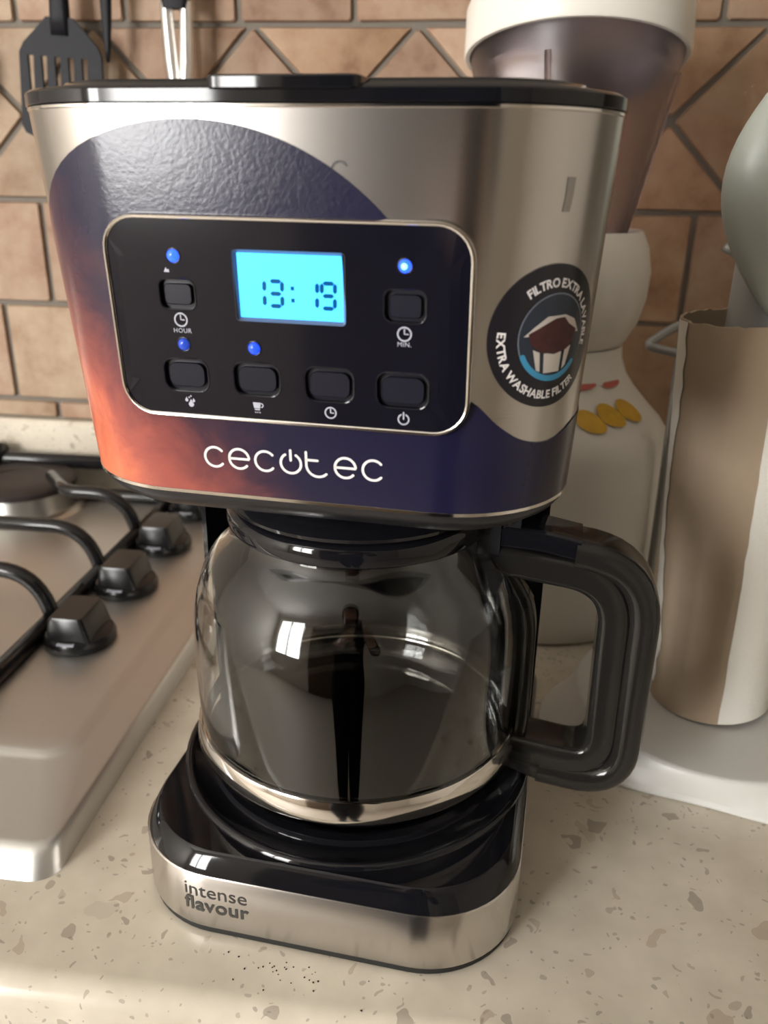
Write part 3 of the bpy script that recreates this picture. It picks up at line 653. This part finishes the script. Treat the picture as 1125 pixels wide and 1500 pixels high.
brk = P2([(0.0665, 0.1840), (0.0670, 0.1720), (0.0810, 0.1570), (0.0880, 0.1400), (0.0885, 0.0760), (0.0865, 0.0560)], 0.012)
sweep(brk, 0.0160, 0.0065, 'handle_plastic', 'handle_bracket', JG, 0.3)
b = MB(); b.box(0.060, 0.071, -0.0125, 0.0125, 0.1735-ZJ, 0.1930-ZJ); b.box(0.062, 0.080, -0.0105, -0.0065, 0.186-ZJ, 0.197-ZJ); b.box(0.062, 0.080, 0.0065, 0.0105, 0.186-ZJ, 0.197-ZJ)
hg = b.build('hinge_block', 'black_plastic', JG)
MB().tube([(0.0735, -0.0135, 0.1925-ZJ), (0.0735, 0.0135, 0.1925-ZJ)], 0.0024, 12).build('hinge_pin', 'black_gloss', hg, True)

# ------------------------------------------------------------------ gas hob
HZ = 0.018
HB = empty('gas_hob', (-0.43, 0.28, 0.0), 0, 'brushed steel gas hob with black knobs let into the worktop', 'gas hob')
def hl(x): return x+0.43
def vl(y): return y-0.28
def hr(x0, x1, y0, y1, r, z, n=8): return rrect(hl(x0), hl(x1), vl(y0), vl(y1), r, z, n)
MB().loft([hr(-0.723, -0.1365, 0.0232, 0.534, 0.014, 0.0), hr(-0.722, -0.1370, 0.0240, 0.534, 0.014, 0.0015), hr(-0.720, -0.1390, 0.0300, 0.532, 0.013, 0.0105), hr(-0.718, -0.1405, 0.0335, 0.530, 0.012, 0.0135), hr(-0.716, -0.1425, 0.0370, 0.528, 0.012, 0.0143),
           hr(-0.69, -0.1600, 0.0960, 0.51, 0.020, 0.0146), hr(-0.688, -0.1630, 0.0990, 0.508, 0.019, 0.0158), hr(-0.686, -0.1670, 0.1025, 0.506, 0.018, 0.0174), hr(-0.683, -0.1700, 0.1055, 0.503, 0.017, 0.0180)]).build('steel_top', 'hob_steel', HB, auto=50)
for k, vy in enumerate((0.2275, 0.3115, 0.3955, 0.4795)):
    b = MB(); b.lathe([(0.0245, HZ-0.0005), (0.0256, HZ+0.001), (0.0256, HZ+0.0055), (0.0240, HZ+0.0085), (0.0185, HZ+0.0105)], 36, hl(-0.2160), vl(vy))
    kn = b.build('knob', 'knob', HB, auto=40)
    gx, gy = hl(-0.2160), vl(vy)
    b = MB(); b.loft([rrect(gx-0.0165, gx+0.0165, gy-0.0200, gy+0.0200, 0.0035, HZ+0.008, 4), rrect(gx-0.0145, gx+0.0120, gy-0.0185, gy+0.0190, 0.003, HZ+0.024, 4), rrect(gx-0.0130, gx+0.0104, gy-0.0175, gy+0.0180, 0.003, HZ+0.0262, 4)])
    b.build('grip', 'knob', kn, auto=35)
    MB().box(gx-0.0062, gx+0.0062, gy-0.0242, gy-0.0205, HZ+0.0078, HZ+0.0090).build('pointer_mark', 'icon', kn)
for bx, by in ((-0.392, 0.470), (-0.392, 0.190), (-0.585, 0.470), (-0.585, 0.190)):
    X, Y = hl(bx), vl(by)
    br = MB().lathe([(0.062, HZ-0.0005), (0.058, HZ+0.003), (0.052, HZ+0.004), (0.0500, HZ+0.010), (0.0485, HZ+0.0215), (0.040, HZ+0.0225)], 48, X, Y).build('burner', 'alu', HB, auto=40)
    MB().lathe([(0.0500, HZ+0.0225), (0.0535, HZ+0.0235), (0.0540, HZ+0.0290), (0.0500, HZ+0.0315), (0.030, HZ+0.0318), (0.029, HZ+0.0306), (0.0, HZ+0.0306)][:6]+[(0.002, HZ+0.0306)], 48, X, Y).build('burner_cap', 'cap', br, auto=40)
rb = MB().tube([(hl(-0.70), vl(0.520), 0.0515), (hl(-0.16), vl(0.520), 0.0515)], 0.0075, 14).build('rear_hinge_bar', 'iron', HB, True)
for x in (-0.675, -0.455, -0.225):
    MB().tube([(hl(x-0.018), vl(0.520), 0.056), (hl(x+0.018), vl(0.520), 0.056)], 0.0115, 16).build('hinge_barrel', 'iron', rb, True)
    MB().box(hl(x-0.010), hl(x+0.010), vl(0.512), vl(0.527), 0.014, 0.052).build('hinge_foot', 'iron', rb)
# pan support: a separate rack lying on the hob
GX0, GX1, GY0, GY1, GZ = -0.640, -0.2465, 0.085, 0.500, 0.0235
GR = empty('pan_support', (-0.44, 0.29, HZ), 0, 'black enamelled wire pan support lying on the gas hob', 'pan support')
def gp(x, y, z): return (x+0.44, y-0.29, z-HZ)
loopf = rounded_path([gp(GX1, (GY0+GY1)/2, GZ), gp(GX1, GY1, GZ), gp(GX0, GY1, GZ), gp(GX0, GY0, GZ), gp(GX1, GY0, GZ), gp(GX1, (GY0+GY1)/2, GZ)], 0.02, 6)
MB().tube(loopf, 0.0066, 12).build('frame', 'iron', GR, True)
FT = 0.0615
for y, kind in ((0.164, 0), (0.246, 0), (0.330, 0), (0.4095, 1)):
    for sgn in (1, -1):
        gx = GX1 if sgn > 0 else GX0
        inner_x = (-0.348 if sgn > 0 else -0.540) if kind else -0.4435+0.0*sgn
        path = [gp(gx, y, GZ), gp(gx-sgn*0.010, y, FT), gp(inner_x+sgn*(0.036 if kind else 0), y, FT)]
        r_ = 0.030
        if kind: path.append(gp(inner_x, y+0.042, FT-0.002)); rr2 = [0.030, 0.012]
        else: rr2 = [0.030]
        MB().tube(rounded_path(path, rr2, 8), 0.0060, 12).build('finger', 'iron', GR, True)
for x, y in ((GX0, 0.14), (GX1, 0.14), (GX0, 0.45), (GX1, 0.45)):
    MB().lathe([(0.005, 0.0), (0.0055, 0.002), (0.004, GZ-HZ)], 12, x+0.44, y-0.29).build('foot', 'rubber', GR, True)

# ------------------------------------------------------------------ blender jug machine behind on the right
BX, BY = 0.121, 0.395
BL = empty('blender', (BX, BY, 0), 0, 'white kitchen blender with clear tapered jug and fruit prints on its base', 'blender')
bprof = [(0.094, 0.0), (0.099, 0.003), (0.100, 0.02), (0.0985, 0.10), (0.0970, 0.146), (0.0945, 0.155), (0.0885, 0.1635), (0.078, 0.174), (0.066, 0.187), (0.058, 0.198), (0.0535, 0.210), (0.0525, 0.220)]
body = MB().lathe(bprof, 64).build('motor_base', 'white_plastic', BL, auto=60)
MB().lathe([(0.050, 0.2195), (0.0545, 0.224), (0.0615, 0.238), (0.0660, 0.256), (0.0668, 0.275), (0.0635, 0.292), (0.058, 0.304), (0.0545, 0.302), (0.050, 0.26), (0.047, 0.235)], 64).build('jug_collar', 'white_plastic', BL, auto=60)
def bl_surf(a, t):
    """point on the sloping shoulder; a = angle, t = 0 bottom .. 1 top"""
    r0, z0, r1, z1 = 0.0945, 0.155, 0.058, 0.198
    P = [(0.0945, 0.155), (0.0885, 0.1635), (0.078, 0.174), (0.066, 0.187), (0.058, 0.198)]; k = min(t*4, 3.9999); i = int(k); f = k-i
    r = P[i][0]+(P[i+1][0]-P[i][0])*f; z = P[i][1]+(P[i+1][1]-P[i][1])*f
    return Vector(((r+0.0012)*math.cos(a), (r+0.0012)*math.sin(a), z+0.0010))
def blob(name, a0, t0, da, dt_, m, rot=0.0):
    pts = []
    for k in range(20):
        u = math.cos(2*PI*k/20); v = math.sin(2*PI*k/20); uu = u*math.cos(rot)-v*0.6*math.sin(rot); vv = u*math.sin(rot)+v*0.6*math.cos(rot)
        pts.append(bl_surf(a0+da*uu, t0+dt_*vv))
    return MB().add([bl_surf(a0, t0)]+pts, [(0, 1+k, 1+(k+1) % 20) for k in range(20)]).build(name, m, body, True)
for a, t in ((-1.24, 0.50), (-1.00, 0.56), (-0.74, 0.58)): blob('lemon_print', a, t, 0.16, 0.22, 'lemon', -0.5)
for a in (-1.22, -0.80): blob('red_print', a, 0.97, 0.17, 0.10, 'red', 0.25)
jo = [(0.034, 0.262), (0.0375, 0.264), (0.0755, 0.416), (0.0775, 0.424), (0.0775, 0.432)]
ji = [(0.0750, 0.432), (0.0748, 0.424), (0.0730, 0.416), (0.0352, 0.267), (0.030, 0.266)]
leaning = [MB().lathe(jo+ji, 64).build('jug', 'jug_glass', BL, auto=60)]
for a in (-0.35, -1.9, 1.2):
    leaning.append(MB().tube([((0.0455+0.0295*q)*math.cos(a), (0.0455+0.0295*q)*math.sin(a), 0.295+0.112*q) for q in (0, 0.33, 0.66, 1)], 0.0022, 8).build('jug_rib', 'jug_glass', BL, True))
jlid = MB().lathe([(0.0782, 0.424), (0.0810, 0.424), (0.0820, 0.4255), (0.0820, 0.455), (0.0800, 0.460), (0.070, 0.463), (0.030, 0.464), (0.030, 0.4495), (0.068, 0.4485), (0.0775, 0.4465)], 72, cap0=False, cap1=True).build('jug_lid', 'white_plastic', BL, auto=50)
leaning.append(jlid)
MB().lathe([(0.062, 0.414), (0.066, 0.412), (0.068, 0.414), (0.070, 0.4490), (0.066, 0.4490), (0.064, 0.416)], 48, cap0=False, cap1=False).build('sealing_skirt', 'jug_glass', jlid, auto=50)
cup = MB().lathe([(0.021, 0.398), (0.0225, 0.3965), (0.0235, 0.4), (0.0275, 0.448), (0.0275, 0.470), (0.002, 0.4705)], 40, -0.030, 0.0).build('measuring_cup', 'white_plastic', jlid, auto=50)
MB().lathe([(0.0253, 0.417), (0.0260, 0.4172), (0.0262, 0.4188), (0.0256, 0.419)], 40, -0.030, 0.0, False, False).build('gold_line', mat('gold_line', (0.55, 0.36, 0.12), 0.4), cup, True)

lean = Matrix.Translation((0, 0, 0.25)) @ Matrix.Rotation(math.radians(-12), 4, 'X') @ Matrix.Translation((0, 0, -0.25))
for o in leaning: o.matrix_local = lean
# ------------------------------------------------------------------ kitchen-roll stand with a bare tube
TX, TY = 0.2300, 0.2130
ST = empty('paper_roll_stand', (TX, TY, 0), 0, 'white kitchen roll stand with scalloped base plate and grey leaf-shaped top', 'roll stand')
def lobes(q, z, n=120, k=1.0):
    out = []
    for i in range(n):
        a = 2*PI*i/n; r = (0.1015+0.0135*math.cos(3*(a-math.radians(195))))*k+0.0885*(1-k); out.append((r*q*math.cos(a), r*q*math.sin(a), z))
    return out
MB().loft([lobes(0.985, 0.0), lobes(1.0, 0.0012), lobes(1.0, 0.0030), lobes(0.985, 0.0045), lobes(1.0, 0.0085, k=0.55), lobes(1.0, 0.0150, k=0.2), lobes(1.0, 0.0205, k=0.0), lobes(0.985, 0.0222, k=0.0), lobes(0.96, 0.0225, k=0.0), lobes(0.40, 0.0215, k=0.0)]).build('base_plate', 'plate_white', ST, auto=50)
MB().lathe([(0.027, 0.020), (0.0250, 0.026), (0.0240, 0.12), (0.0240, 0.300), (0.022, 0.306), (0.012, 0.309)], 40, -0.004, 0.006).build('post', 'grey_post', ST, auto=50)
# leaf-shaped top: rounded drop, point downwards, thick in the middle
vs, fs = [], []; nt_, na = 22, 28
for i in range(nt_+1):
    t = i/nt_; zz = 0.270+0.140*t
    wq = 0.0385*(math.sin(PI*min(1, t**0.92))**0.80)*(0.72+0.28*math.sin(PI*t*0.9)) if 0 < t < 1 else 0.0006
    for k in range(na):
        a = 2*PI*k/na; vs.append((-0.0115+wq*math.cos(a), -0.0225+0.40*wq*math.sin(a)-0.004*t, zz))
for i in range(nt_):
    for k in range(na): fs.append((i*na+k, i*na+(k+1) % na, (i+1)*na+(k+1) % na, (i+1)*na+k))
fs += [tuple(reversed(range(na))), tuple(nt_*na+k for k in range(na))]
lf = obj('leaf_top', vs, fs, 'grey_green', ST, True)
MB().tube([(-0.004, 0.006, 0.300), (-0.006, -0.008, 0.322), (-0.0115, -0.022, 0.340)], 0.010, 14).build('leaf_stalk', 'grey_post', lf, True)

TB = empty('cardboard_tube', (0.2275, 0.2145, 0.0240), 0, 'wide brown cardboard roll tube with a torn strip of white paper', 'cardboard tube')
TB.rotation_euler = (0, math.radians(-3.4), 0)
TH, TR = 0.2455, 0.0372
def tubewall(ro, ri, a0, a1, h0, h1, n, name, m, closed, jag=0.0, edge=0.0):
    b = MB(); rings = []
    for k in range(n if closed else n+1):
        a = a0+(a1-a0)*k/n; j = random.uniform(-jag, jag)
        rings.append([(ro*math.cos(a), ro*math.sin(a), h0), (ro*math.cos(a), ro*math.sin(a), h1+j), (ri*math.cos(a), ri*math.sin(a), h1+j), (ri*math.cos(a), ri*math.sin(a), h0)])
    if closed: rings.append(rings[0])
    b.loft(rings, not closed, not closed); return b.build(name, m, TB, auto=40, fix=True)
tubewall(TR, TR-0.0018, 0, 2*PI, 0.0, TH, 72, 'tube_wall', 'cardboard', True, 0.0006)
# leftover paper glued on: its left edge runs down at a slant, slightly ragged
vs, fs = [], []; nh, nw = 26, 20
for i in range(nh+1):
    q = i/nh; a0 = math.radians(-93+13*q)+random.uniform(-0.012, 0.012)
    for k in range(nw+1):
        a = a0+(math.radians(40)-a0)*k/nw; rr_ = TR+0.0009; vs.append((rr_*math.cos(a), rr_*math.sin(a), 0.001+(TH-0.002)*q))
n0 = len(vs)
for v in list(vs):
    k = (TR+0.0001)/(TR+0.0009); vs.append((v[0]*k, v[1]*k, v[2]))
for i in range(nh):
    for k in range(nw):
        a = i*(nw+1)+k; fs.append((a, a+1, a+nw+2, a+nw+1)); fs.append((n0+a+nw+1, n0+a+nw+2, n0+a+1, n0+a))
for i in range(nh):
    a = i*(nw+1); fs.append((a, a+nw+1, n0+a+nw+1, n0+a)); a += nw; fs.append((n0+a, n0+a+nw+1, a+nw+1, a))
obj('paper_strip', vs, fs, 'paper', TB, auto=40)
# thin white paper shreds left at the tube's other edge
vs, fs = [], []
for i in range(27):
    q = i/26; a0 = math.radians(178)+random.uniform(-0.02, 0.02); a1 = math.radians(194+5*math.sin(9*q))+random.uniform(-0.05, 0.05)
    for a in (a0, (a0+a1)/2, a1): vs.append(((TR+0.0007)*math.cos(a), (TR+0.0007)*math.sin(a), 0.012+(TH-0.012)*q))
for i in range(26):
    for k in range(2): fs.append((i*3+k, i*3+k+1, (i+1)*3+k+1, (i+1)*3+k))
obj('paper_shred', vs, fs, 'paper', TB, auto=60)

# ------------------------------------------------------------------ wire stand between blender and roll
WR = empty('wire_rack', (0.225, 0.345, 0), 0, 'grey bent-wire rack standing behind the cardboard tube', 'rack')
def wp(x, y, z): return (x-0.225, y-0.345, z)
MB().tube(rounded_path([wp(0.262, 0.345, 0.252), wp(0.202, 0.330, 0.2475), wp(0.178, 0.322, 0.232), wp(0.200, 0.318, 0.2275), wp(0.262, 0.318, 0.226)], [0.012, 0.006, 0.010], 6), 0.0032, 10).build('hook_loop', 'wire', WR, True)
MB().tube(rounded_path([wp(0.2035, 0.330, 0.247), wp(0.206, 0.330, 0.10), wp(0.206, 0.330, 0.003), wp(0.290, 0.330, 0.003), wp(0.290, 0.330, 0.26)], 0.012, 6), 0.0032, 10).build('upright', 'wire', WR, True)
MB().tube(rounded_path([wp(0.290, 0.330, 0.25), wp(0.262, 0.345, 0.262), wp(0.243, 0.350, 0.290), wp(0.228, 0.352, 0.297)], 0.010, 6), 0.0034, 10).build('arm', 'wire', WR, True)
MB().tube([wp(0.206, 0.330, 0.003), wp(0.236, 0.400, 0.003), wp(0.290, 0.400, 0.003), wp(0.290, 0.330, 0.003)], 0.003, 8).build('foot', 'wire', WR, True)
MB().tube([wp(0.262, 0.318, 0.226), wp(0.290, 0.330, 0.226)], 0.0032, 8).build('cross_wire', 'wire', WR, True)
MB().tube([wp(0.262, 0.345, 0.252), wp(0.290, 0.330, 0.252)], 0.0032, 8).build('cross_wire', 'wire', WR, True)

# ------------------------------------------------------------------ rail and hanging utensils
RL = empty('utensil_rail', (-0.25, WALL, 0.640), 0, 'steel hanging rail fixed to the tiles above the hob', 'rail')
MB().tube([(-0.25, -0.030, 0), (0.25, -0.030, 0)], 0.005, 12).build('bar', 'polished', RL, True)
for x in (-0.22, 0.22): MB().tube([(x, -0.030, 0), (x, -0.002, 0)], 0.005, 10).build('bracket', 'polished', RL, True)
def hook(root, x):
    MB().tube(smoothpath([(x, -0.001, 0.0), (x, 0.0035, -0.004), (x, 0.0, -0.012), (x, -0.006, -0.006), (x, -0.0085, 0.006), (x, -0.002, 0.0125), (x, 0.006, 0.007)], 4), 0.0014, 8).build('hook', 'polished', root, True)
UY = 0.520
def hang(name, x, label, cat):
    return empty(name, (x, UY, 0.634), 0, label, cat, None)
# slotted turner
TU = hang('slotted_turner', -0.307, 'black slotted turner hanging on the tiled wall beside the hob', 'turner')
TU.rotation_euler = (0, math.radians(4.0), 0)
hook(TU, 0)
def plate(polys, y0, y1):
    b = MB()
    for P in polys:
        n = len(P); b.add([(x, y0, z) for x, z in P]+[(x, y1, z) for x, z in P], [tuple(range(n)), tuple(reversed(range(n, 2*n)))]+[((i+1) % n, i, n+i, n+(i+1) % n) for i in range(n)])
    return b
sl = 0.0
zt, zb_ = -0.181, -0.285
top_pts = [(-0.0120, -0.172), (0.0120, -0.172), (0.022, -0.181), (0.034, -0.193), (0.0375, -0.2005), (0.0375, -0.2030)]
head_top = [(0.0120, -0.172), (-0.0120, -0.172), (-0.021, -0.181), (-0.034, -0.193), (-0.0385, -0.2005), (-0.0388, -0.2030), (0.0375, -0.2030), (0.0375, -0.2005), (0.034, -0.193), (0.022, -0.181)]
polys = [head_top]
edges = [-0.0388, -0.0310, -0.0255, -0.0185, -0.0130, -0.0060, -0.0005, 0.0065, 0.0120, 0.0190, 0.0245, 0.0375]
for i in range(0, len(edges), 2): polys.append([(edges[i], -0.2030), (edges[i]-0.0012, -0.252), (edges[i+1]+0.0012, -0.252), (edges[i+1], -0.2030)])
polys.append([(-0.0400, -0.252), (-0.0410, -0.260), (-0.0370, -0.267), (-0.028, -0.2700), (0.030, -0.2700), (0.0385, -0.265), (0.0400, -0.252)])
plate(polys, -0.0022, 0.0012).build('turner_blade', 'nylon', TU, fix=True)
MB().loft([rrect(-hwid, hwid, -hth, hth, min(hwid, hth)*0.8, z, 4) for hwid, hth, z in ((0.0085, 0.0042, -0.186), (0.0085, 0.0050, -0.170), (0.0075, 0.0055, -0.13), (0.009, 0.006, -0.06), (0.0095, 0.006, -0.02), (0.006, 0.004, -0.0085))]).build('turner_handle', 'nylon', TU, True)
# narrow black utensil
NU = hang('serving_fork', -0.266, 'slim black pointed kitchen tool hanging between turner and steel tongs', 'kitchen tool')
NU.rotation_euler = (0, math.radians(3.5), 0); hook(NU, 0)
MB().loft([rrect(-hwid, hwid, -hth, hth, min(hwid, hth)*0.8, z, 4) for hwid, hth, z in ((0.0014, 0.0012, -0.2065), (0.0026, 0.0020, -0.196), (0.0045, 0.003, -0.170), (0.0058, 0.004, -0.13), (0.0065, 0.005, -0.06), (0.0065, 0.005, -0.02), (0.004, 0.003, -0.0085))]).build('pointed_shaft', 'nylon', NU, True)
# steel tongs
TG = hang('steel_tongs', -0.2095, 'polished steel tongs with black grip hanging beside the black kitchen tool', 'tongs')
TG.rotation_euler = (0, math.radians(1.0), 0); hook(TG, 0)
for sg in (-1, 1):
    vs, fs = [], []
    prof_ = [(-0.160, 0.0034, 0.0138), (-0.172, 0.0030, 0.0138), (-0.190, 0.0018, 0.0134), (-0.206, 0.0008, 0.0128), (-0.214, 0.0002, 0.0118), (-0.226, 0.0002, 0.0100), (-0.238, 0.0002, 0.0080)]
    for z, xi, xo_ in prof_:
        for k in range(7):
            q = k/6; x = xi+(xo_-xi)*q; vs.append((sg*x, -0.003-0.004*math.sin(PI*q), z))
        for k in range(7):
            q = 1-k/6; x = xi+(xo_-xi)*q; vs.append((sg*x, -0.0018-0.003*math.sin(PI*q), z))
    rings = [vs[i*14:(i+1)*14] for i in range(len(prof_))]
    MB().loft(rings).build('tong_arm', 'satin', TG, auto=50, fix=True)
MB().loft([rrect(-hwid, hwid, -0.0085, 0.0025, 0.004, z, 5) for hwid, z in ((0.0105, -0.166), (0.0125, -0.155), (0.012, -0.09), (0.010, -0.02), (0.006, -0.010))]).build('grip', 'nylon', TG, auto=50)
# spoon hanging just left of the turner
SP = hang('skimmer', -0.445, 'black round skimmer hanging at the far side of the turner', 'skimmer')
hook(SP, 0)
MB().loft([rrect(-hwid, hwid, -hth, hth, min(hwid, hth)*0.8, z, 4) for hwid, hth, z in ((0.006, 0.004, -0.175), (0.0075, 0.0055, -0.13), (0.009, 0.006, -0.06), (0.0095, 0.006, -0.02), (0.006, 0.004, -0.0085))]).build('skimmer_handle', 'nylon', SP, True)
MB().loft([[(q*math.cos(2*PI*k/32), y, -0.208+q*1.05*math.sin(2*PI*k/32)) for k in range(32)] for q, y in ((0.012, 0.006), (0.030, 0.003), (0.038, -0.003), (0.0375, -0.005), (0.029, 0.0005), (0.011, 0.003))]).build('skimmer_bowl', 'nylon', SP, auto=50, fix=True)

# ------------------------------------------------------------------ the photographer and phone, seen only mirrored in steel and glass
def photographer():
    ox, oy, oz = 0.04, -0.72, RZ0
    V, Ed, Rd = [], [], []
    def v(x, y, z, r, par=None, ry=None):
        V.append((x, y, z)); Rd.append((r, ry or r)); i = len(V)-1
        if par is not None: Ed.append((par, i))
        return i
    pel = v(0, 0, 0.93, 0.150, None, 0.105); wa = v(0, 0.0, 1.07, 0.135, pel, 0.095); ch = v(0, 0.0, 1.24, 0.160, wa, 0.110); uc = v(0, -0.005, 1.37, 0.130, ch, 0.090)
    nb = v(0, 0.0, 1.435, 0.060, uc); nk = v(0, 0.012, 1.485, 0.052, nb); h1 = v(0, 0.035, 1.535, 0.070, nk, 0.080); h2 = v(0, 0.035, 1.600, 0.078, h1, 0.092); h3 = v(0, 0.025, 1.655, 0.062, h2, 0.075)
    v(0, 0.128, 1.575, 0.014, h1)
    for s in (-1, 1):
        sh = v(s*0.165, -0.005, 1.365, 0.062, uc); el = v(s*0.225, 0.085, 1.115, 0.046, sh); el2 = v(s*0.165, 0.215, 1.135, 0.042, el); wr = v(s*0.075+0.03, 0.345, 1.150, 0.028, el2)
        pm = v(s*0.058+0.027, 0.400, 1.165, 0.026, wr, 0.018)
        for k, ln in enumerate((0.85, 1.0, 0.95, 0.75)):
            dz = 0.026-0.017*k; a = v(s*0.052+0.027, 0.432, 1.168+dz, 0.0090, pm); v(s*0.020+0.027, 0.437+0.004, 1.172+dz*0.95, 0.0080, v(s*0.046+0.027, 0.4385, 1.172+dz, 0.0085, a))
        th = v(s*0.045+0.027, 0.395, 1.195, 0.011, pm); v(s*0.026+0.027, 0.408, 1.222, 0.009, th)
        hp = v(s*0.068, 0, 0.86, 0.092, pel); kn = v(s*0.060, 0.025, 0.49, 0.066, hp); ca = v(s*0.057, -0.005, 0.33, 0.060, kn); an = v(s*0.054, -0.01, 0.09, 0.042, ca); v(s*0.075, 0.125, 0.035, 0.034, v(s*0.070, 0.05, 0.045, 0.040, an))
    me = bpy.data.meshes.new('person'); me.from_pydata(V, Ed, []); o = bpy.data.objects.new('person', me); C.objects.link(o)
    sk = o.modifiers.new('skin', 'SKIN'); sk.use_smooth_shade = True
    for i, d in enumerate(me.skin_vertices[0].data): d.radius = Rd[i]; d.use_root = (i == 0)
    o.modifiers.new('sub', 'SUBSURF').levels = 2
    dg = bpy.context.evaluated_depsgraph_get(); m2 = bpy.data.meshes.new_from_object(o.evaluated_get(dg)); o.modifiers.clear(); o.data = m2
    m2.materials.clear()
    for m in (mat('dark_jumper', (0.010, 0.010, 0.014), 0.9, spec=0.1, bump=(200, 0.4)), mat('skin', (0.42, 0.25, 0.18), 0.5), mat('dark_trousers', (0.012, 0.013, 0.02), 0.9, spec=0.1), mat('dark_shoes', (0.02, 0.018, 0.016), 0.5)): m2.materials.append(m)
    for p in m2.polygons:
        c = p.center; p.use_smooth = True
        p.material_index = 1 if (c.z > 1.455 or c.y > 0.345 and c.z > 1.0) else 3 if c.z < 0.075 else 2 if c.z < 0.95 else 0
    o.location = (ox, oy, oz)
    tag(o, 'person in dark clothes holding up a phone, mirrored in the glass jug', 'person')
    hair = MB().loft([[(q*0.088*math.cos(2*PI*k/24), 0.018+q*0.100*math.sin(2*PI*k/24), z+(0.035*max(0, math.sin(2*PI*k/24)) if z < 1.66 else 0)) for k in range(24)] for q, z in ((0.96, 1.56), (1.03, 1.60), (1.02, 1.655), (0.85, 1.70), (0.45, 1.73), (0.05, 1.738))], False, True).build('hair', mat('dark_hair', (0.02, 0.013, 0.01), 0.6), o, True)
    for s in (-1, 1):
        e = MB().lathe([(0.002, -0.010), (0.009, -0.006), (0.0115, 0.0), (0.009, 0.006), (0.002, 0.010)], 14).build('eye', mat('eye', (0.5, 0.48, 0.45), 0.2), o, True); e.location = (s*0.032, 0.112, 1.600)
photographer()
ph = empty('smartphone', sc.camera.location, 0, 'dark smartphone held by the person mirrored in the steel', 'smartphone')
ph.rotation_euler = sc.camera.matrix_world.to_euler()
MB().loft([rrect(-0.060, 0.016, -0.140, 0.018, 0.008, z, 6) for z in (0.0060, 0.0145)]).build('phone_body', 'black_gloss', ph, auto=40, fix=True)
MB().loft([rrect(-0.057, 0.013, -0.137, 0.015, 0.006, z, 6) for z in (0.0144, 0.0149)]).build('screen', 'black_gloss', ph, auto=40, fix=True)
MB().lathe([(0.008, 0.0062), (0.008, 0.0048), (0.006, 0.0045), (0.0055, 0.0056)], 24).build('lens_ring', 'black_plastic', ph, True, fix=True)

# ------------------------------------------------------------------ spilt coffee specks in front of the coffee maker
b = MB(); rs = random.Random(3)
for _ in range(30):
    x = rs.gauss(-0.004, 0.022); y = -0.006-abs(rs.gauss(0.0, 0.008)); q = rs.uniform(0.00025, 0.00065)
    if y < -0.030: continue
    p = Matrix.Rotation(-PSI, 3, 'Z') @ Vector((x, y, 0)); a = rs.uniform(0, PI)
    ring = [(p.x+q*rs.uniform(0.6, 1.3)*math.cos(a+2*PI*k/5), p.y+q*rs.uniform(0.6, 1.3)*math.sin(a+2*PI*k/5)) for k in range(5)]
    b.loft([[(u, v_, 0.0) for u, v_ in ring], [(p.x+(u-p.x)*0.6, p.y+(v_-p.y)*0.6, q*0.7) for u, v_ in ring]])
o = b.build('coffee_specks', mat('coffee_specks', (0.03, 0.02, 0.014), 0.8)); o['kind'] = 'stuff'
tag(o, 'dark coffee specks scattered on the worktop before the coffee maker', 'coffee specks')
